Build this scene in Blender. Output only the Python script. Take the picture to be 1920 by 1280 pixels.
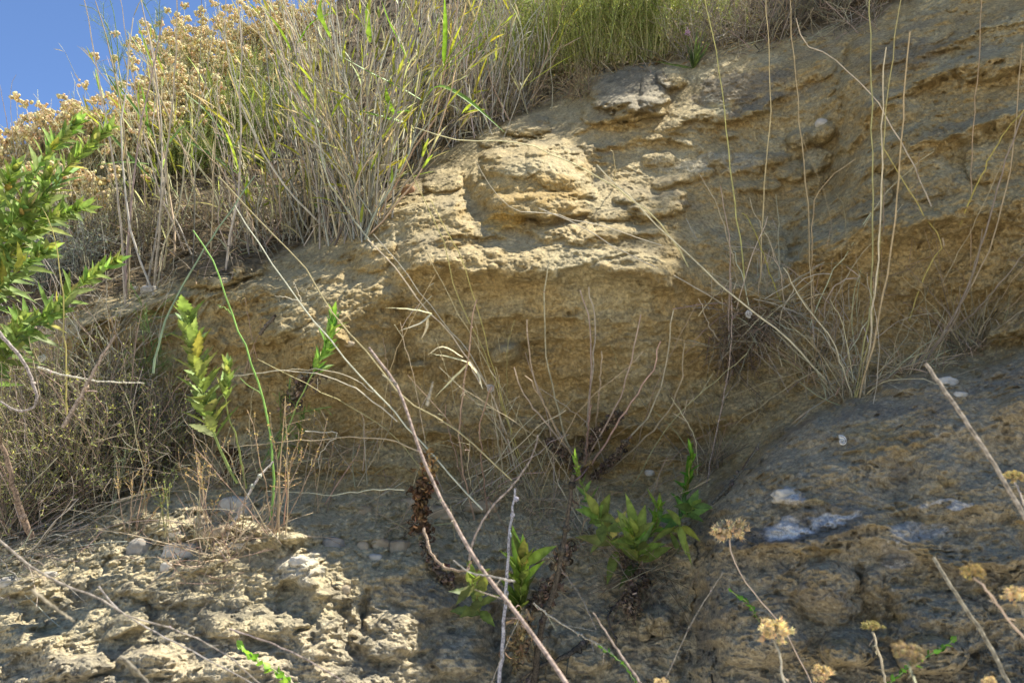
import bpy, math, random
import numpy as np
from mathutils import Vector, Matrix
R = math.radians
random.seed(7); rng = np.random.default_rng(7)
SC = bpy.context.scene; COL = SC.collection
for o in list(bpy.data.objects): bpy.data.objects.remove(o)

# ---------------- camera
PITCH = R(12); CAM = Vector((0, 0, 1.45)); FPX = 1500.0
cd = bpy.data.cameras.new('camera'); cam = bpy.data.objects.new('camera', cd); COL.objects.link(cam)
cam.location = CAM; cam.rotation_euler = (R(90) + PITCH, 0, 0)
cd.sensor_width = 36; cd.lens = FPX / 1920 * 36; cd.clip_start = 0.05; cd.clip_end = 3000
cd.dof.use_dof = True; cd.dof.focus_distance = 2.1; cd.dof.aperture_fstop = 12
SC.camera = cam
# ---------------- sky and sun (high, from the right and a little behind the cliff)
SUN = Vector((0.42, 0.21, 0.88)).normalized()
elev = math.asin(SUN.z); azim = math.atan2(SUN.x, SUN.y)
w = bpy.data.worlds.new('World'); SC.world = w; w.use_nodes = True
nt = w.node_tree; bg = nt.nodes['Background']; sk = nt.nodes.new('ShaderNodeTexSky')
sk.sky_type = 'NISHITA'; sk.sun_disc = False; sk.sun_elevation = elev; sk.sun_rotation = azim
sk.altitude = 3500; sk.air_density = 0.9; sk.dust_density = 0.0; sk.ozone_density = 5.0
nt.links.new(sk.outputs[0], bg.inputs[0]); bg.inputs[1].default_value = 0.108
sd = bpy.data.lights.new('sun', 'SUN'); sd.energy = 4.7; sd.angle = R(0.55); sd.color = (1.0, 0.96, 0.88)
so = bpy.data.objects.new('sun', sd); COL.objects.link(so); so.rotation_euler = SUN.to_track_quat('Z', 'Y').to_euler()
so.location = SUN * 20
vs_ = SC.view_settings; vs_.view_transform = 'Standard'; vs_.look = 'None'; vs_.gamma = 1; vs_.exposure = 1.34
vs_.use_curve_mapping = False
SC.cycles.max_bounces = 6; SC.cycles.diffuse_bounces = 3; SC.cycles.transparent_max_bounces = 4
SC.cycles.use_denoising = True

# ---------------- pixel rays of the photograph (1920 x 1280) to points in the place
FW = np.array([0, math.cos(PITCH), math.sin(PITCH)]); UPV = np.array([0, -math.sin(PITCH), math.cos(PITCH)])
RT = np.array([1.0, 0, 0]); C0 = np.array(CAM)
def at(u, v, t):
    d = FW + RT * ((u - 960) / FPX) + UPV * ((640 - v) / FPX)
    return C0 + d * t

# ---------------- noise
_p = np.random.default_rng(3).permutation(256).astype(np.int32); PERM = np.concatenate([_p, _p, _p])
_g = np.random.default_rng(4).normal(size=(256, 3)).astype(np.float32); _g /= np.linalg.norm(_g, axis=1)[:, None]
def pn(x, y, z):
    x = np.asarray(x, np.float32); y = np.asarray(y, np.float32); z = np.asarray(z, np.float32)
    x0 = np.floor(x); y0 = np.floor(y); z0 = np.floor(z)
    fx = x - x0; fy = y - y0; fz = z - z0
    xi = x0.astype(np.int32) & 255; yi = y0.astype(np.int32) & 255; zi = z0.astype(np.int32) & 255
    u = fx*fx*fx*(fx*(fx*6-15)+10); v = fy*fy*fy*(fy*(fy*6-15)+10); w_ = fz*fz*fz*(fz*(fz*6-15)+10)
    def g(a, b, c):
        h = PERM[PERM[PERM[(xi+a) & 255] + ((yi+b) & 255)] + ((zi+c) & 255)]
        gg = _g[h]
        return gg[..., 0]*(fx-a) + gg[..., 1]*(fy-b) + gg[..., 2]*(fz-c)
    def lp(a, b, t): return a + (b-a)*t
    return 1.5*lp(lp(lp(g(0,0,0), g(1,0,0), u), lp(g(0,1,0), g(1,1,0), u), v),
              lp(lp(g(0,0,1), g(1,0,1), u), lp(g(0,1,1), g(1,1,1), u), v), w_)
def fbm(x, y, z, o=4, gain=0.5):
    s = 0; a = 1; f = 1
    for i in range(o):
        s = s + a*pn(x*f+i*17.3, y*f+i*5.1, z*f-i*9.7); a *= gain; f *= 2.03
    return s
def ridg(x, y, z, o=4, gain=0.5):
    s = 0; a = 1; f = 1
    for i in range(o):
        s = s + a*(1-2.2*np.abs(pn(x*f+i*11.3, y*f+i*7.1, z*f-i*3.7))); a *= gain; f *= 2.1
    return s
def sst(a, b, x):
    t = np.clip((x-a)/(b-a), 0, 1); return t*t*(3-2*t)
# ---------------- the cliff: one continuous sheet, finely meshed where the picture looks
STEP = 1.5
us = np.concatenate([np.linspace(-1500, -220, 40)[:-1], np.linspace(-220, -20, 50)[:-1], np.arange(-20, 1941, STEP), np.linspace(1941, 2150, 50)[1:], np.linspace(2150, 4200, 60)[1:]])
vsx = np.concatenate([np.linspace(-1600, -200, 50)[:-1], np.linspace(-200, -20, 45)[:-1], np.arange(-20, 1301, STEP), np.linspace(1301, 1450, 40)[1:], np.linspace(1450, 2700, 40)[1:]])
U, V = np.meshgrid(us, vsx)
CP = """-1400,2700,1.0 0,2700,1.0 960,2700,1.02 1920,2700,1.0 3000,2700,.8
-1000,1900,1.35 0,1800,1.25 900,1800,1.25 1500,1800,1.2 2400,1800,.95
-700,1280,1.7 0,1280,1.38 200,1280,1.33 400,1280,1.33 620,1280,1.38 800,1280,1.5 1000,1280,1.58 1150,1280,1.6 1400,1280,1.48 1650,1280,1.42 1920,1280,1.34 2500,1280,1.05
0,1100,1.66 300,1100,1.57 520,1100,1.58 750,1100,1.66 1000,1100,1.76 1200,1100,1.74 1400,1100,1.58 1600,1100,1.52 1920,1100,1.42
-600,1000,2.1 0,1000,1.84 300,1000,1.72 550,1000,1.71 800,1000,1.85 1000,1000,1.93 1200,1000,1.86 1400,1000,1.66 1650,1000,1.58 1920,1000,1.46
100,930,2.02 350,930,1.88 600,930,1.92 850,930,2.04 1050,930,2.08 1200,930,2.04 1340,930,1.86 1450,930,1.69 1650,930,1.64 1920,930,1.52 2500,900,1.2
-600,850,2.5 0,850,2.25 300,850,2.17 600,850,2.12 900,850,2.16 1150,850,2.2 1350,850,2.1 1450,850,1.86 1600,850,1.7 1920,850,1.58
0,750,2.35 300,750,2.22 600,750,2.06 900,750,2.1 1200,750,2.13 1450,750,2.1 1600,750,1.9 1750,750,1.74 1920,750,1.62
150,650,2.3 400,650,2.15 600,650,2.02 730,650,2.02 850,650,2.1 1000,650,2.08 1300,650,2.1 1600,650,2.05 1800,650,1.98 1920,650,1.85 2500,600,1.3
-600,560,3.0 0,600,2.7 150,570,2.45 400,560,2.2 600,560,2.06 800,560,2.05 1000,560,2.03 1300,560,2.06 1500,560,2.1 1700,560,2.0 1920,560,1.92
300,500,2.62 480,500,2.35 650,500,2.2 800,500,2.02 1000,500,1.98 1200,500,1.99 1400,500,2.1 1500,500,2.12 1700,500,1.97 1920,500,1.88
200,440,2.95 500,440,2.65 640,440,2.4 800,440,2.16 1000,440,2.12 1200,440,2.12 1400,440,2.24 1480,440,2.28 1650,440,2.02 1900,440,1.9
0,400,3.3 500,380,2.95 700,380,2.5 850,380,2.35 1000,380,2.3 1250,380,2.26 1400,380,2.32 1500,380,2.36 1600,380,2.18 1900,380,1.96
0,300,3.7 300,300,3.5 600,300,3.2 780,300,2.8 900,300,2.52 1000,300,2.46 1200,300,2.46 1400,300,2.46 1550,300,2.46 1650,300,2.18 1900,300,2.02 2500,300,1.5
300,200,4.2 600,200,3.8 800,200,3.35 1000,200,3.05 1150,200,2.76 1300,200,2.66 1500,200,2.56 1600,200,2.34 1900,200,2.1
500,80,4.8 800,80,4.0 1000,80,3.7 1200,80,3.3 1350,80,3.0 1500,80,2.85 1650,80,2.55 1900,80,2.25
600,0,5.4 900,0,4.4 1200,0,3.8 1500,0,3.2 1700,0,2.75 1920,0,2.4 2500,0,1.8
800,-300,6.5 1300,-300,4.6 1700,-300,3.3 2200,-300,2.3 1300,-1200,8 2300,-1200,4 3600,-1200,2.2 3800,0,1.4 3800,1300,.8 -1400,700,3.5 -1400,1300,2.1 -1400,200,5"""
cp = np.array([[float(a) for a in t.split(',')] for t in CP.split()])
def tps(cp, U, V):
    X = cp[:, :2]/500; n = len(X)
    def k(r2): return 0.5*r2*np.log(r2+1e-9)
    K = k(((X[:, None]-X[None])**2).sum(-1)) + 2e-3*np.eye(n)
    P = np.c_[np.ones(n), X]
    A = np.zeros((n+3, n+3)); A[:n, :n] = K; A[:n, n:] = P; A[n:, :n] = P.T
    wv = np.linalg.solve(A, np.r_[np.log(cp[:, 2]), 0, 0, 0])
    out = wv[n] + wv[n+1]*U/500 + wv[n+2]*V/500
    for i in range(n): out = out + wv[i]*k((U/500-X[i, 0])**2 + (V/500-X[i, 1])**2)
    return np.exp(out)
gu = np.concatenate([np.arange(-1500, -200, 60), np.arange(-200, 2150, 16), np.arange(2150, 4260, 60)]); gv = np.concatenate([np.arange(-1600, -200, 60), np.arange(-200, 1450, 16), np.arange(1450, 2760, 60)])
GU, GV = np.meshgrid(gu, gv); GB = tps(cp, GU, GV)
def grid_sample(G, gu, gv, u, v):
    i = np.clip(np.searchsorted(gu, u)-1, 0, len(gu)-2); j = np.clip(np.searchsorted(gv, v)-1, 0, len(gv)-2)
    a = np.clip((u-gu[i])/(gu[i+1]-gu[i]), 0, 1); b = np.clip((v-gv[j])/(gv[j+1]-gv[j]), 0, 1)
    return (G[j, i]*(1-a)+G[j, i+1]*a)*(1-b) + (G[j+1, i]*(1-a)+G[j+1, i+1]*a)*b
D = grid_sample(GB, gu, gv, U.ravel(), V.ravel()).reshape(U.shape)
# real position of the smooth sheet, for noise in metres
CX = (U-960)/FPX; CY = (640-V)/FPX
def pos(D):
    return CX*D, C0[1] + D*(FW[1]+CY*UPV[1]), C0[2] + D*(FW[2]+CY*UPV[2])
X, Y, Z = pos(D)
# strata: lines follow the beds, rising to the right at the right hand side
tu = np.linspace(-1500, 4200, 200); sl = np.interp(tu, [-1500, 500, 760, 1250, 1450, 1700, 4200], [.25, .3, .05, .02, .30, .45, .45])
TI = np.cumsum(sl)*(tu[1]-tu[0]); TI -= np.interp(960, tu, TI)
kz = sst(900, 500, V)   # below the hollow the beds lie flat
S = Z - 0*X; S = (-(V + np.interp(U, tu, TI)*(0.25+0.75*kz)))/750.0
n1 = fbm(X*3, S*7, Y*3, 3); n2 = fbm(X*3+40, S*7+11, Y*3, 3); n3 = fbm(X*14, S*22, Y*14+3, 3); n4 = fbm(X*14+9, S*22, Y*14-31, 3)
n5 = fbm(X*34+5, Z*34, Y*34+3, 3); n6 = fbm(X*34+9, Z*34, Y*34-31, 3)
WU = U + 18*n1 + 10*n3 + 5*n5; WV = V + 14*n2 + 12*n4 + 6*n6
def line(pts, X_): 
    p = np.array(pts, float); return np.interp(X_, p[:, 0], p[:, 1]), p[0, 0], p[-1, 0]
def ledge(pts, out, up, dn, tp=45, pw=1.2):
    global D
    y, a, b = line(pts, WU); d = y - WV
    e = sst(a-tp*.2, a+tp, WU)*sst(b+tp*.2, b-tp, WU)
    m = (np.abs(d) < 5*max(up, dn)) & (e > 0)
    dd = d[m]
    pr = np.where(dd > 0, np.exp(-(np.maximum(dd, 0)/up)**pw), np.exp(-(np.maximum(-dd, 0)/dn)**2))
    D[m] -= out*pr*e[m]
def below(pts, out, w_, tp=80, depth=1e9):
    global D
    y, a, b = line(pts, WU); d = WV - y
    e = sst(a-tp*.2, a+tp, WU)*sst(b+tp*.2, b-tp, WU)
    D = D - out*sst(-w_, w_, d)*e*(np.exp(-np.maximum(d, 0)/depth))
def crack(pts, dep, wd):
    global D
    p = np.array(pts, float); p = p[np.argsort(p[:, 1])]; x = np.interp(WV, p[:, 1], p[:, 0])
    e = sst(p[0, 1]-10, p[0, 1]+30, WV)*sst(p[-1, 1]+10, p[-1, 1]-30, WV)
    D = D + dep*np.exp(-np.abs((WU-x)/wd)**1.5)*e
def blob(cx, cy, rx, ry, ang, out, rnd=2.4, k=.5, wn=0.6):
    global D
    ca, sa = math.cos(R(ang)), math.sin(R(ang)); r = max(rx, ry)*1.3
    i0, i1 = np.searchsorted(us, [cx-r-30, cx+r+30]); j0, j1 = np.searchsorted(vsx, [cy-r-30, cy+r+30])
    if i1 <= i0 or j1 <= j0: return
    sl_ = (slice(j0, j1), slice(i0, i1))
    dx = U[sl_]-cx + 14*n1[sl_] + wn*10*n3[sl_] + wn*2.5*n5[sl_]; dy = V[sl_]-cy + 11*n2[sl_] + wn*9*n4[sl_] + wn*2.5*n6[sl_]
    a = (dx*ca - dy*sa)/rx; b = (dx*sa + dy*ca)/ry
    q = (np.abs(a)**rnd + np.abs(b)**rnd)
    D[sl_] -= out*np.clip(1-q, 0, 1)**k
# --- large forms
ledge([(740,505),(830,488),(960,500),(1050,498),(1120,492),(1220,512),(1310,520)], .10, 55, 20, 60)
ledge([(560,665),(640,610),(700,565),(760,530)], .05, 50, 30, 60)
ledge([(1280,530),(1350,540),(1420,552),(1480,575)], .05, 40, 26, 50)
ledge([(800,455),(900,440),(960,425),(1050,437),(1150,445),(1280,425)], .05, 22, 9)
ledge([(820,420),(870,430),(930,412),(1000,405),(1080,410)], .03, 14, 8)
ledge([(655,415),(700,398),(760,392),(830,388),(880,392)], .10, 30, 40, 25)
ledge([(620,480),(660,460),(700,455)], .04, 20, 14, 20)
blob(992, 342, 118, 80, -6, .19, 2.0, 1.0, 1.6); blob(1045, 310, 70, 45, -35, .06); blob(960, 300, 60, 30, 0, .05); blob(1010, 385, 95, 25, 0, .06)
blob(1232, 385, 62, 26, 6, .09, 2.6, .8, 2); blob(1150, 398, 60, 14, 4, .04)
blob(835, 338, 36, 22, 12, .06, 3); blob(790, 352, 30, 14, 10, .04)
blob(1176, 165, 80, 42, 4, .12, 2.8, .6, 1.6); blob(1228, 175, 28, 36, 10, .05); blob(1140, 205, 58, 24, 12, .09, 2.8); blob(1200, 200, 50, 22, 14, .1, 2.8); blob(1265, 148, 30, 18, 0, .1)
blob(985, 240, 45, 22, 10, .10); blob(930, 262, 40, 16, 14, .06)
ledge([(1080,288),(1140,282),(1200,262),(1260,262),(1330,275)], .05, 26, 12)
ledge([(1060,250),(1120,232),(1180,225),(1230,228)], .05, 16, 10)
ledge([(1230,240),(1290,228),(1345,222),(1400,212),(1450,188),(1495,160)], .075, 45, 10)
blob(1390, 150, 90, 45, 20, .06, 2.2, .8); blob(1510, 130, 60, 28, 12, .05)
ledge([(1270,318),(1330,312),(1390,318),(1460,322)], .03, 16, 10)
for q in [(1235,300,34,14),(1350,300,26,14),(1300,330,40,12),(1440,300,40,16),(1500,255,34,20),(1490,320,40,18),(1365,258,20,10),(1180,365,36,14),(1250,340,30,10),(1420,350,46,12)]: blob(*q, 8, .045, 2.3, .7)
crack([(1592,70),(1578,180),(1565,270),(1560,330),(1548,380)], .028, 7); crack([(1560,330),(1530,380),(1490,430),(1478,500)], .05, 12)
blob(1540, 245, 26, 22, 0, .08); blob(1530, 300, 34, 26, 20, .07)
# right hand beds, each standing out over the next one
ledge([(1570,350),(1620,320),(1680,300),(1760,270),(1830,240),(1960,205)], .09, 50, 18)
ledge([(1475,500),(1520,478),(1580,462),(1650,430),(1720,412),(1800,392),(1960,372)], .13, 80, 34)
ledge([(1600,215),(1660,190),(1740,150),(1800,132),(1960,95)], .09, 40, 18)
ledge([(1600,130),(1660,110),(1740,105),(1800,75),(1960,20)], .07, 30, 16)
ledge([(1690,270),(1760,262),(1850,230),(1960,180)], .04, 16, 7)
ledge([(1540,300),(1600,262),(1640,225)], .06, 30, 14)
blob(1730, 330, 60, 40, 20, .06); blob(1620, 370, 55, 34, 30, .05); blob(1860, 300, 50, 30, 20, .05); blob(1680, 215, 50, 26, 20, .04); blob(1850, 120, 60, 28, 15, .04); blob(1730, 60, 60, 30, 20, .05)
ledge([(1640,560),(1700,540),(1800,545),(1960,520)], .025, 24, 14); ledge([(1840,640),(1890,615),(1960,600)], .08, 30, 20, 20)
# hollow face
ledge([(760,598),(860,600),(960,596),(1060,606),(1160,600),(1300,612)], .030, 24, 9)
ledge([(820,640),(900,652),(1000,640),(1120,650),(1250,640),(1350,650)], .022, 18, 9)
ledge([(1000,700),(1080,712),(1200,690),(1300,705)], .014, 16, 8)
ledge([(880,760),(980,765),(1080,772),(1200,765),(1340,750)], .022, 20, 9)
ledge([(700,812),(800,806),(900,826),(1010,808),(1100,812),(1200,806),(1320,800),(1420,780)], .07, 34, 16)
ledge([(480,880),(600,862),(740,868),(860,868),(980,872),(1100,868),(1240,866),(1340,872)], .04, 30, 13)
blob(948, 663, 34, 18, 5, .17, 2.4, .6); blob(948, 652, 22, 10, -10, .04); blob(787, 680, 24, 9, 5, .11)
for q in [(820,508,26,10),(815,522,18,7),(905,505,22,7),(925,498,10,6),(1003,490,9,7),(980,520,14,5),(1150,505,30,12),(1180,508,30,8)]: blob(*q, -6, .035, 2.2, .6)
crack([(760,560),(748,620),(752,700)], .06, 18)
ledge([(520,560),(560,540),(600,520),(660,500)], .03, 26, 10)
# left hand bench
ledge([(110,640),(150,605),(190,580),(260,572),(330,560),(400,556),(470,550),(520,548)], .09, 34, 24)
ledge([(200,640),(300,632),(420,640),(500,640),(560,640)], .03, 22, 10)
ledge([(470,640),(520,620),(600,615),(660,640),(700,650)], .05, 26, 14)
blob(590, 660, 70, 40, 20, .05); blob(520, 600, 60, 26, 20, .04)
blob(400, 515, 62, 30, 2, .14, 2.6); blob(465, 500, 36, 24, 0, .08); blob(700, 480, 40, 26, 10, .05)
# apron of rubble and the broken rock below
ledge([(-40,1105),(80,1090),(180,1085),(280,1082),(400,1090),(500,1085),(560,1065),(640,1080),(720,1085),(800,1070)], .04, 45, 40)
ledge([(740,1060),(800,1050),(900,1060),(980,1080),(1040,1100)], .04, 20, 16)
ledge([(180,990),(260,968),(330,990),(420,985),(520,1005),(600,1000)], .06, 30, 20)
for q in [(560,1065,52,30,-8,.10),(600,1085,40,26,10,.08),(240,1165,50,30,20,.08),(300,1115,90,22,-8,.07),(60,1105,60,24,0,.08),(420,1170,60,30,-15,.1),
          (520,1170,80,40,-20,.10),(70,1200,80,34,-25,.10),(150,1245,70,30,10,.10),(290,1235,60,34,0,.12),(390,1260,80,30,10,.06),(570,1130,60,40,60,.08),(625,1150,40,70,0,.07),(760,1075,32,22,10,.06),
          (795,1120,62,52,0,.09),(735,1195,66,56,0,.12),(860,1230,60,46,10,.10),(600,1210,50,34,10,.06),(680,1120,26,60,0,.04),(480,1245,60,26,20,.06),(20,1160,50,26,0,.06),(215,1025,44,22,0,.06),(370,1060,40,16,0,.04)]: blob(*q[:5], q[5]*.5, 2.3, 1.1, wn=1.8)
crack([(655,1110),(650,1180),(660,1240)], .03, 12); crack([(692,1100),(690,1160),(680,1200)], .05, 8)
crack([(900,1120),(930,1180),(950,1280)], .06, 26); crack([(1290,1080),(1300,1150),(1290,1290)], .03, 26)
# grey block at lower right
below([(1300,1010),(1345,930),(1395,880),(1440,838),(1500,792),(1580,748),(1660,722),(1750,706),(1850,690),(1980,655)], .12, 34)
ledge([(1300,1030),(1400,1022),(1500,1022),(1600,995),(1640,985),(1700,1000),(1800,1050),(1960,1060)], .05, 34, 18)
ledge([(1440,940),(1520,935),(1640,965),(1740,940),(1860,940)], .022, 22, 12)
crack([(1618,1040),(1612,1120),(1620,1240)], .035, 22); crack([(1670,1060),(1668,1150),(1660,1250)], .02, 12)
blob(1580, 1215, 56, 34, 0, .08, 2.6, .6); blob(1760, 1170, 100, 60, 0, .05, 2.4, .8); blob(1420, 1180, 90, 70, 0, .05, 2.4, .8); blob(1470, 930, 26, 16, 0, .03); blob(1560, 1110, 60, 60, 0, .04); blob(1740, 1230, 70, 40, 0, .07)
for q in [(1210,1175,16,26),(1240,1165,28,24),(1100,1220,60,40),(1000,1210,30,44)]: blob(*q, 0, .05, 2.6, .6)
# small bedding steps, warped, stronger where the rock is bare
soil = sst(0, 1, (np.interp(U, [-1500,0,120,330,480,600,700,770,870,950,1060,1100,1250,1300,1420,1500,1600,1700,1790,4200], [900,610,590,535,520,455,405,300,275,235,190,140,120,110,95,75,60,20,-40,-700]) - V + 16*n3)/26)
mud = sst(-14, 14, WV - np.interp(WU, [-1500,100,240,500,800,950,1050,1150,1300,1345,4200], [1015,1010,952,930,925,925,935,945,960,2000,9000])) * sst(40, -40, WV - np.interp(WU, [-1500,0,200,560,800,1050,1300,4200], [1100,1085,1075,1070,1072,1080,1050,1050]))
grey = sst(-26, 26, WV - np.interp(WU, [-1500,600,760,980,1240,1300,1345,1395,1440,1500,1580,1660,1750,1850,1980,4200], [1300,1180,1085,1100,1070,1010,930,880,838,792,748,722,706,690,655,500]))
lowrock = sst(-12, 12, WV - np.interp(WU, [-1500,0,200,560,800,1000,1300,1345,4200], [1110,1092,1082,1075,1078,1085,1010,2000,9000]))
km = np.exp(-((U-1000)/150)**2-((V-335)/85)**2) + np.exp(-((U-1190)/90)**2-((V-175)/55)**2)
calm = np.clip(1.15*np.exp(-((U-980)/330)**4-((V-365)/135)**4) + np.exp(-((U-1190)/120)**4-((V-175)/75)**4) + sst(930, 990, V)*sst(950, 700, U), 0, 1)
bare = (1-np.maximum(soil, mud))*(1-.75*lowrock)*(1-.6*np.minimum(km, 1))
def saw(ph):
    f = ph-np.floor(ph); return np.where(f < .18, f/.18, (1-f)/.82)
sw = S + .030*fbm(X*5, S*9, Y*4+7, 3)
am = sst(-.4, .6, fbm(X*4+3, S*11, Y*3, 2))
D -= bare*(1-.9*grey)*am*(.014*saw(sw*11+.5*n3) + .006*saw(sw*27+3*n1))
X, Y, Z = pos(D)
rough = sst(-.1, .7, n2+.5*n3+.25) 
D -= bare*(1-.55*calm)*(.016*fbm(X*9, S*13, Y*9, 4) + .020*fbm(X*7+4, Z*8, Y*7, 3) + .008*ridg(X*20+.8*n3, S*30, Y*20, 4)*(.35+.65*rough) + .007*fbm(X*42, Z*46, Y*42, 3))
D += (1-calm)*(bare*.35+grey*.5)*.014*sst(.42, .75, fbm(X*33+7, Z*38, Y*33, 2)+.3*n1)
D -= (1-lowrock)*grey*(.0048*ridg(X*38+.8*n3, Z*50+.8*n4, Y*38, 3)+.026*fbm(X*8+8, Z*8, Y*8, 2))
D -= (lowrock*.9+grey*.2)*(.010*ridg(X*7+.6*n4, Z*8+.6*n3, Y*7, 2) + .006*fbm(X*30, Z*34, Y*30, 3) + .02*fbm(X*10, Z*11, Y*10, 3)) - lowrock*.015
D -= soil*(.03*fbm(X*6, Z*6, Y*6, 3)+.014*fbm(X*26, Z*26, Y*26, 3))
# rubble: many half buried pebbles
def cells(x, y, sc, seed):
    """distance to the nearest jittered point and its random value"""
    gx = np.floor(x*sc).astype(np.int32); gy = np.floor(y*sc).astype(np.int32)
    best = np.full(x.shape, 9.0, np.float32); val = np.zeros(x.shape, np.float32)
    for a in (-1, 0, 1):
        for b in (-1, 0, 1):
            h = PERM[(PERM[(gx+a+seed) & 255] + gy+b) & 255]; h2 = PERM[h+1]; h3 = PERM[h2+7]
            px = (gx+a+.15+.7*h/255); py = (gy+b+.15+.7*h2/255)
            d = np.hypot(x*sc-px, (y*sc-py)*1.25); m = d < best
            best = np.where(m, d, best); val = np.where(m, h3/255, val)
    return best, val
for sc, hh, sd_ in ((12, .026, 5), (26, .022, 50), (55, .014, 90), (100, .007, 120)):
    b_, v_ = cells(X+.01*n3, Z*1.5+.01*n4, sc, sd_)
    r_ = .30+.32*v_
    D -= (mud*.8+lowrock*.14+grey*.05)*hh*np.sqrt(np.clip(1-(b_/r_)**2, 0, 1))*(v_ > .35)
X, Y, Z = pos(D)
D -= (.35+.65*np.maximum(rough, mud))*(1-.5*calm)*(.0060*fbm(X*60, Z*75, Y*60, 3)) + .0016*pn(X*230, Z*230, Y*230) + (.0048-.0014*np.maximum(grey, lowrock))*fbm(X*105, Z*115, Y*105, 2) + calm*(.0048*fbm(X*24+1, Z*26, Y*24, 3) + .0036*fbm(X*75, Z*80, Y*75, 3))
# lips and cavities (how far a point stands out from its surroundings) for the colour of the crust
def blur(A, k):
    c = np.cumsum(np.pad(A, ((k+1, k), (0, 0)), mode='edge'), 0); A = (c[2*k+1:]-c[:-2*k-1])/(2*k+1)
    c = np.cumsum(np.pad(A, ((0, 0), (k+1, k)), mode='edge'), 1); return (c[:, 2*k+1:]-c[:, :-2*k-1])/(2*k+1)
# crest: behind it the hillside rounds over and goes down
crest = np.interp(U, [-1500,-300,0,150,300,450,600,700,900,1300,4200], [700,470,345,280,170,80,30,-60,-120,-200,-900])
j_cr = np.array([np.searchsorted(vsx, c) for c in crest[0]])
X, Y, Z = pos(D)
for i in range(len(us)):
    j = j_cr[i]
    if j <= 0: continue
    e = (vsx[j]-vsx[:j]); e = e/ (60 + .25*e)
    X[:j, i] = X[j, i]*(1+.2*e); Y[:j, i] = Y[j, i] + e*.9; Z[:j, i] = Z[j, i] - .12*e**1.5
# down to the ground at the bottom of the sheet
up_n = None
# colours: albedo of each kind of rock
def col(r, g, b): return np.array([r, g, b], np.float32)
Cm = np.zeros(U.shape+(3,), np.float32) + col(.43, .33, .175)
def mix(c, m): 
    global Cm
    Cm = Cm*(1-m[..., None]) + c*m[..., None]
c1 = fbm(X*4+8, S*9, Y*4, 4); c2 = fbm(X*9, S*16+5, Y*9, 4); c3 = fbm(X*30, S*30, Y*30+2, 4); c4 = fbm(X*5, S*16+5, Y*5+9, 4)
mix(col(.46, .34, .17), sst(0, .6, c1)*.6)
mix(col(.37, .255, .125), sst(.25, .8, c4)*.4)
mix(col(.46, .40, .265), sst(.0, .6, -c1+.3*c2)*.8)
# pale dusty crust on what faces up
gz, gx_ = np.gradient(Y, axis=0), np.gradient(X, axis=1)
P3 = np.stack([X, Y, Z], -1); du = np.gradient(P3, axis=1); dv = np.gradient(P3, axis=0)
NN = np.cross(du, dv); NN /= np.linalg.norm(NN, axis=-1)[..., None]+1e-9
NN *= np.sign(-NN[..., 1:2]+1e-6)
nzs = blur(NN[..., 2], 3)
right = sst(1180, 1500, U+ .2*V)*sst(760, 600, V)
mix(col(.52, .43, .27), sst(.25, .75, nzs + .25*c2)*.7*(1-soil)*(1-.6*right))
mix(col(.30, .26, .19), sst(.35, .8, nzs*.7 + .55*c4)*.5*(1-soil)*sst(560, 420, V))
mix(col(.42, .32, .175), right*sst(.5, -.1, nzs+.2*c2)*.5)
g_ = grey*sst(-.5, .15, c2+.25)
ga = fbm(X*7, Z*8+5, Y*7, 5); gb = fbm(X*16+4, Z*18, Y*16, 4); mix(col(.42, .355, .25), g_*.92); mix(col(.23, .205, .17), grey*sst(.0, .5, ga+.5*c3)*.65); mix(col(.42, .35, .24), grey*sst(.1, .6, gb-.3*ga)*.4); mix(col(.34,.32,.28), grey*sst(.3, .8, fbm(X*22, Z*40, Y*22+9, 3)+.2*c1)*.5)
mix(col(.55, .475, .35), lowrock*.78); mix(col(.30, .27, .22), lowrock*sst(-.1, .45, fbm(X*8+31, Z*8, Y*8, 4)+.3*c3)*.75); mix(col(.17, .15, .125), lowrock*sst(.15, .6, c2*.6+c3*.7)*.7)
mix(col(.62, .54, .40), mud*.9); mix(col(.40, .34, .25), mud*sst(.1, .6, c3)*.4)
mix(col(.10, .075, .05), soil*.9); mix(col(.24, .18, .11), soil*sst(.0, .5, c3+.5*c2)*.7)
def patch(cx, cy, rx, ry, ang, c, k, nz=.9):
    ca, sa = math.cos(R(ang)), math.sin(R(ang)); dx = WU-cx; dy = WV-cy
    q = np.hypot((dx*ca-dy*sa)/rx, (dx*sa+dy*ca)/ry); mix(c, k*sst(1.15, .75, q+nz*.35*c3+.12*c2))
wt = col(.82, .80, .80)
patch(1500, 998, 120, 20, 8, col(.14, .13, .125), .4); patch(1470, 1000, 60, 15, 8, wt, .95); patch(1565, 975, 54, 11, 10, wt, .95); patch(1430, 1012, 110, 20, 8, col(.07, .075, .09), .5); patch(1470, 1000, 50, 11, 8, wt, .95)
patch(1720, 990, 60, 12, 0, wt, .4); patch(1780, 942, 44, 5, 3, wt, .7); patch(1475, 932, 26, 15, -15, wt, .75); patch(1345, 215-20, 22, 20, 30, col(.42,.38,.25), .8, .3)
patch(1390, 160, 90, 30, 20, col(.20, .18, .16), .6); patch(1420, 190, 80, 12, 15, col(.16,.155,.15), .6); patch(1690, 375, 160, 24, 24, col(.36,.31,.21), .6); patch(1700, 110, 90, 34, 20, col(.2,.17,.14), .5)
patch(1680, 1030, 50, 26, -20, wt, .3); patch(880, 1220, 70, 40, 0, col(.45,.42,.36), .6); patch(560, 1062, 60, 22, 0, wt, .35); patch(1330, 310, 100, 16, 5, col(.52,.47,.36), .6); patch(1180,162,84,40,0,col(.30,.27,.22),.8,.4); patch(1190,150,60,20,0,col(.16,.145,.12),.6,1.2)
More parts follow.
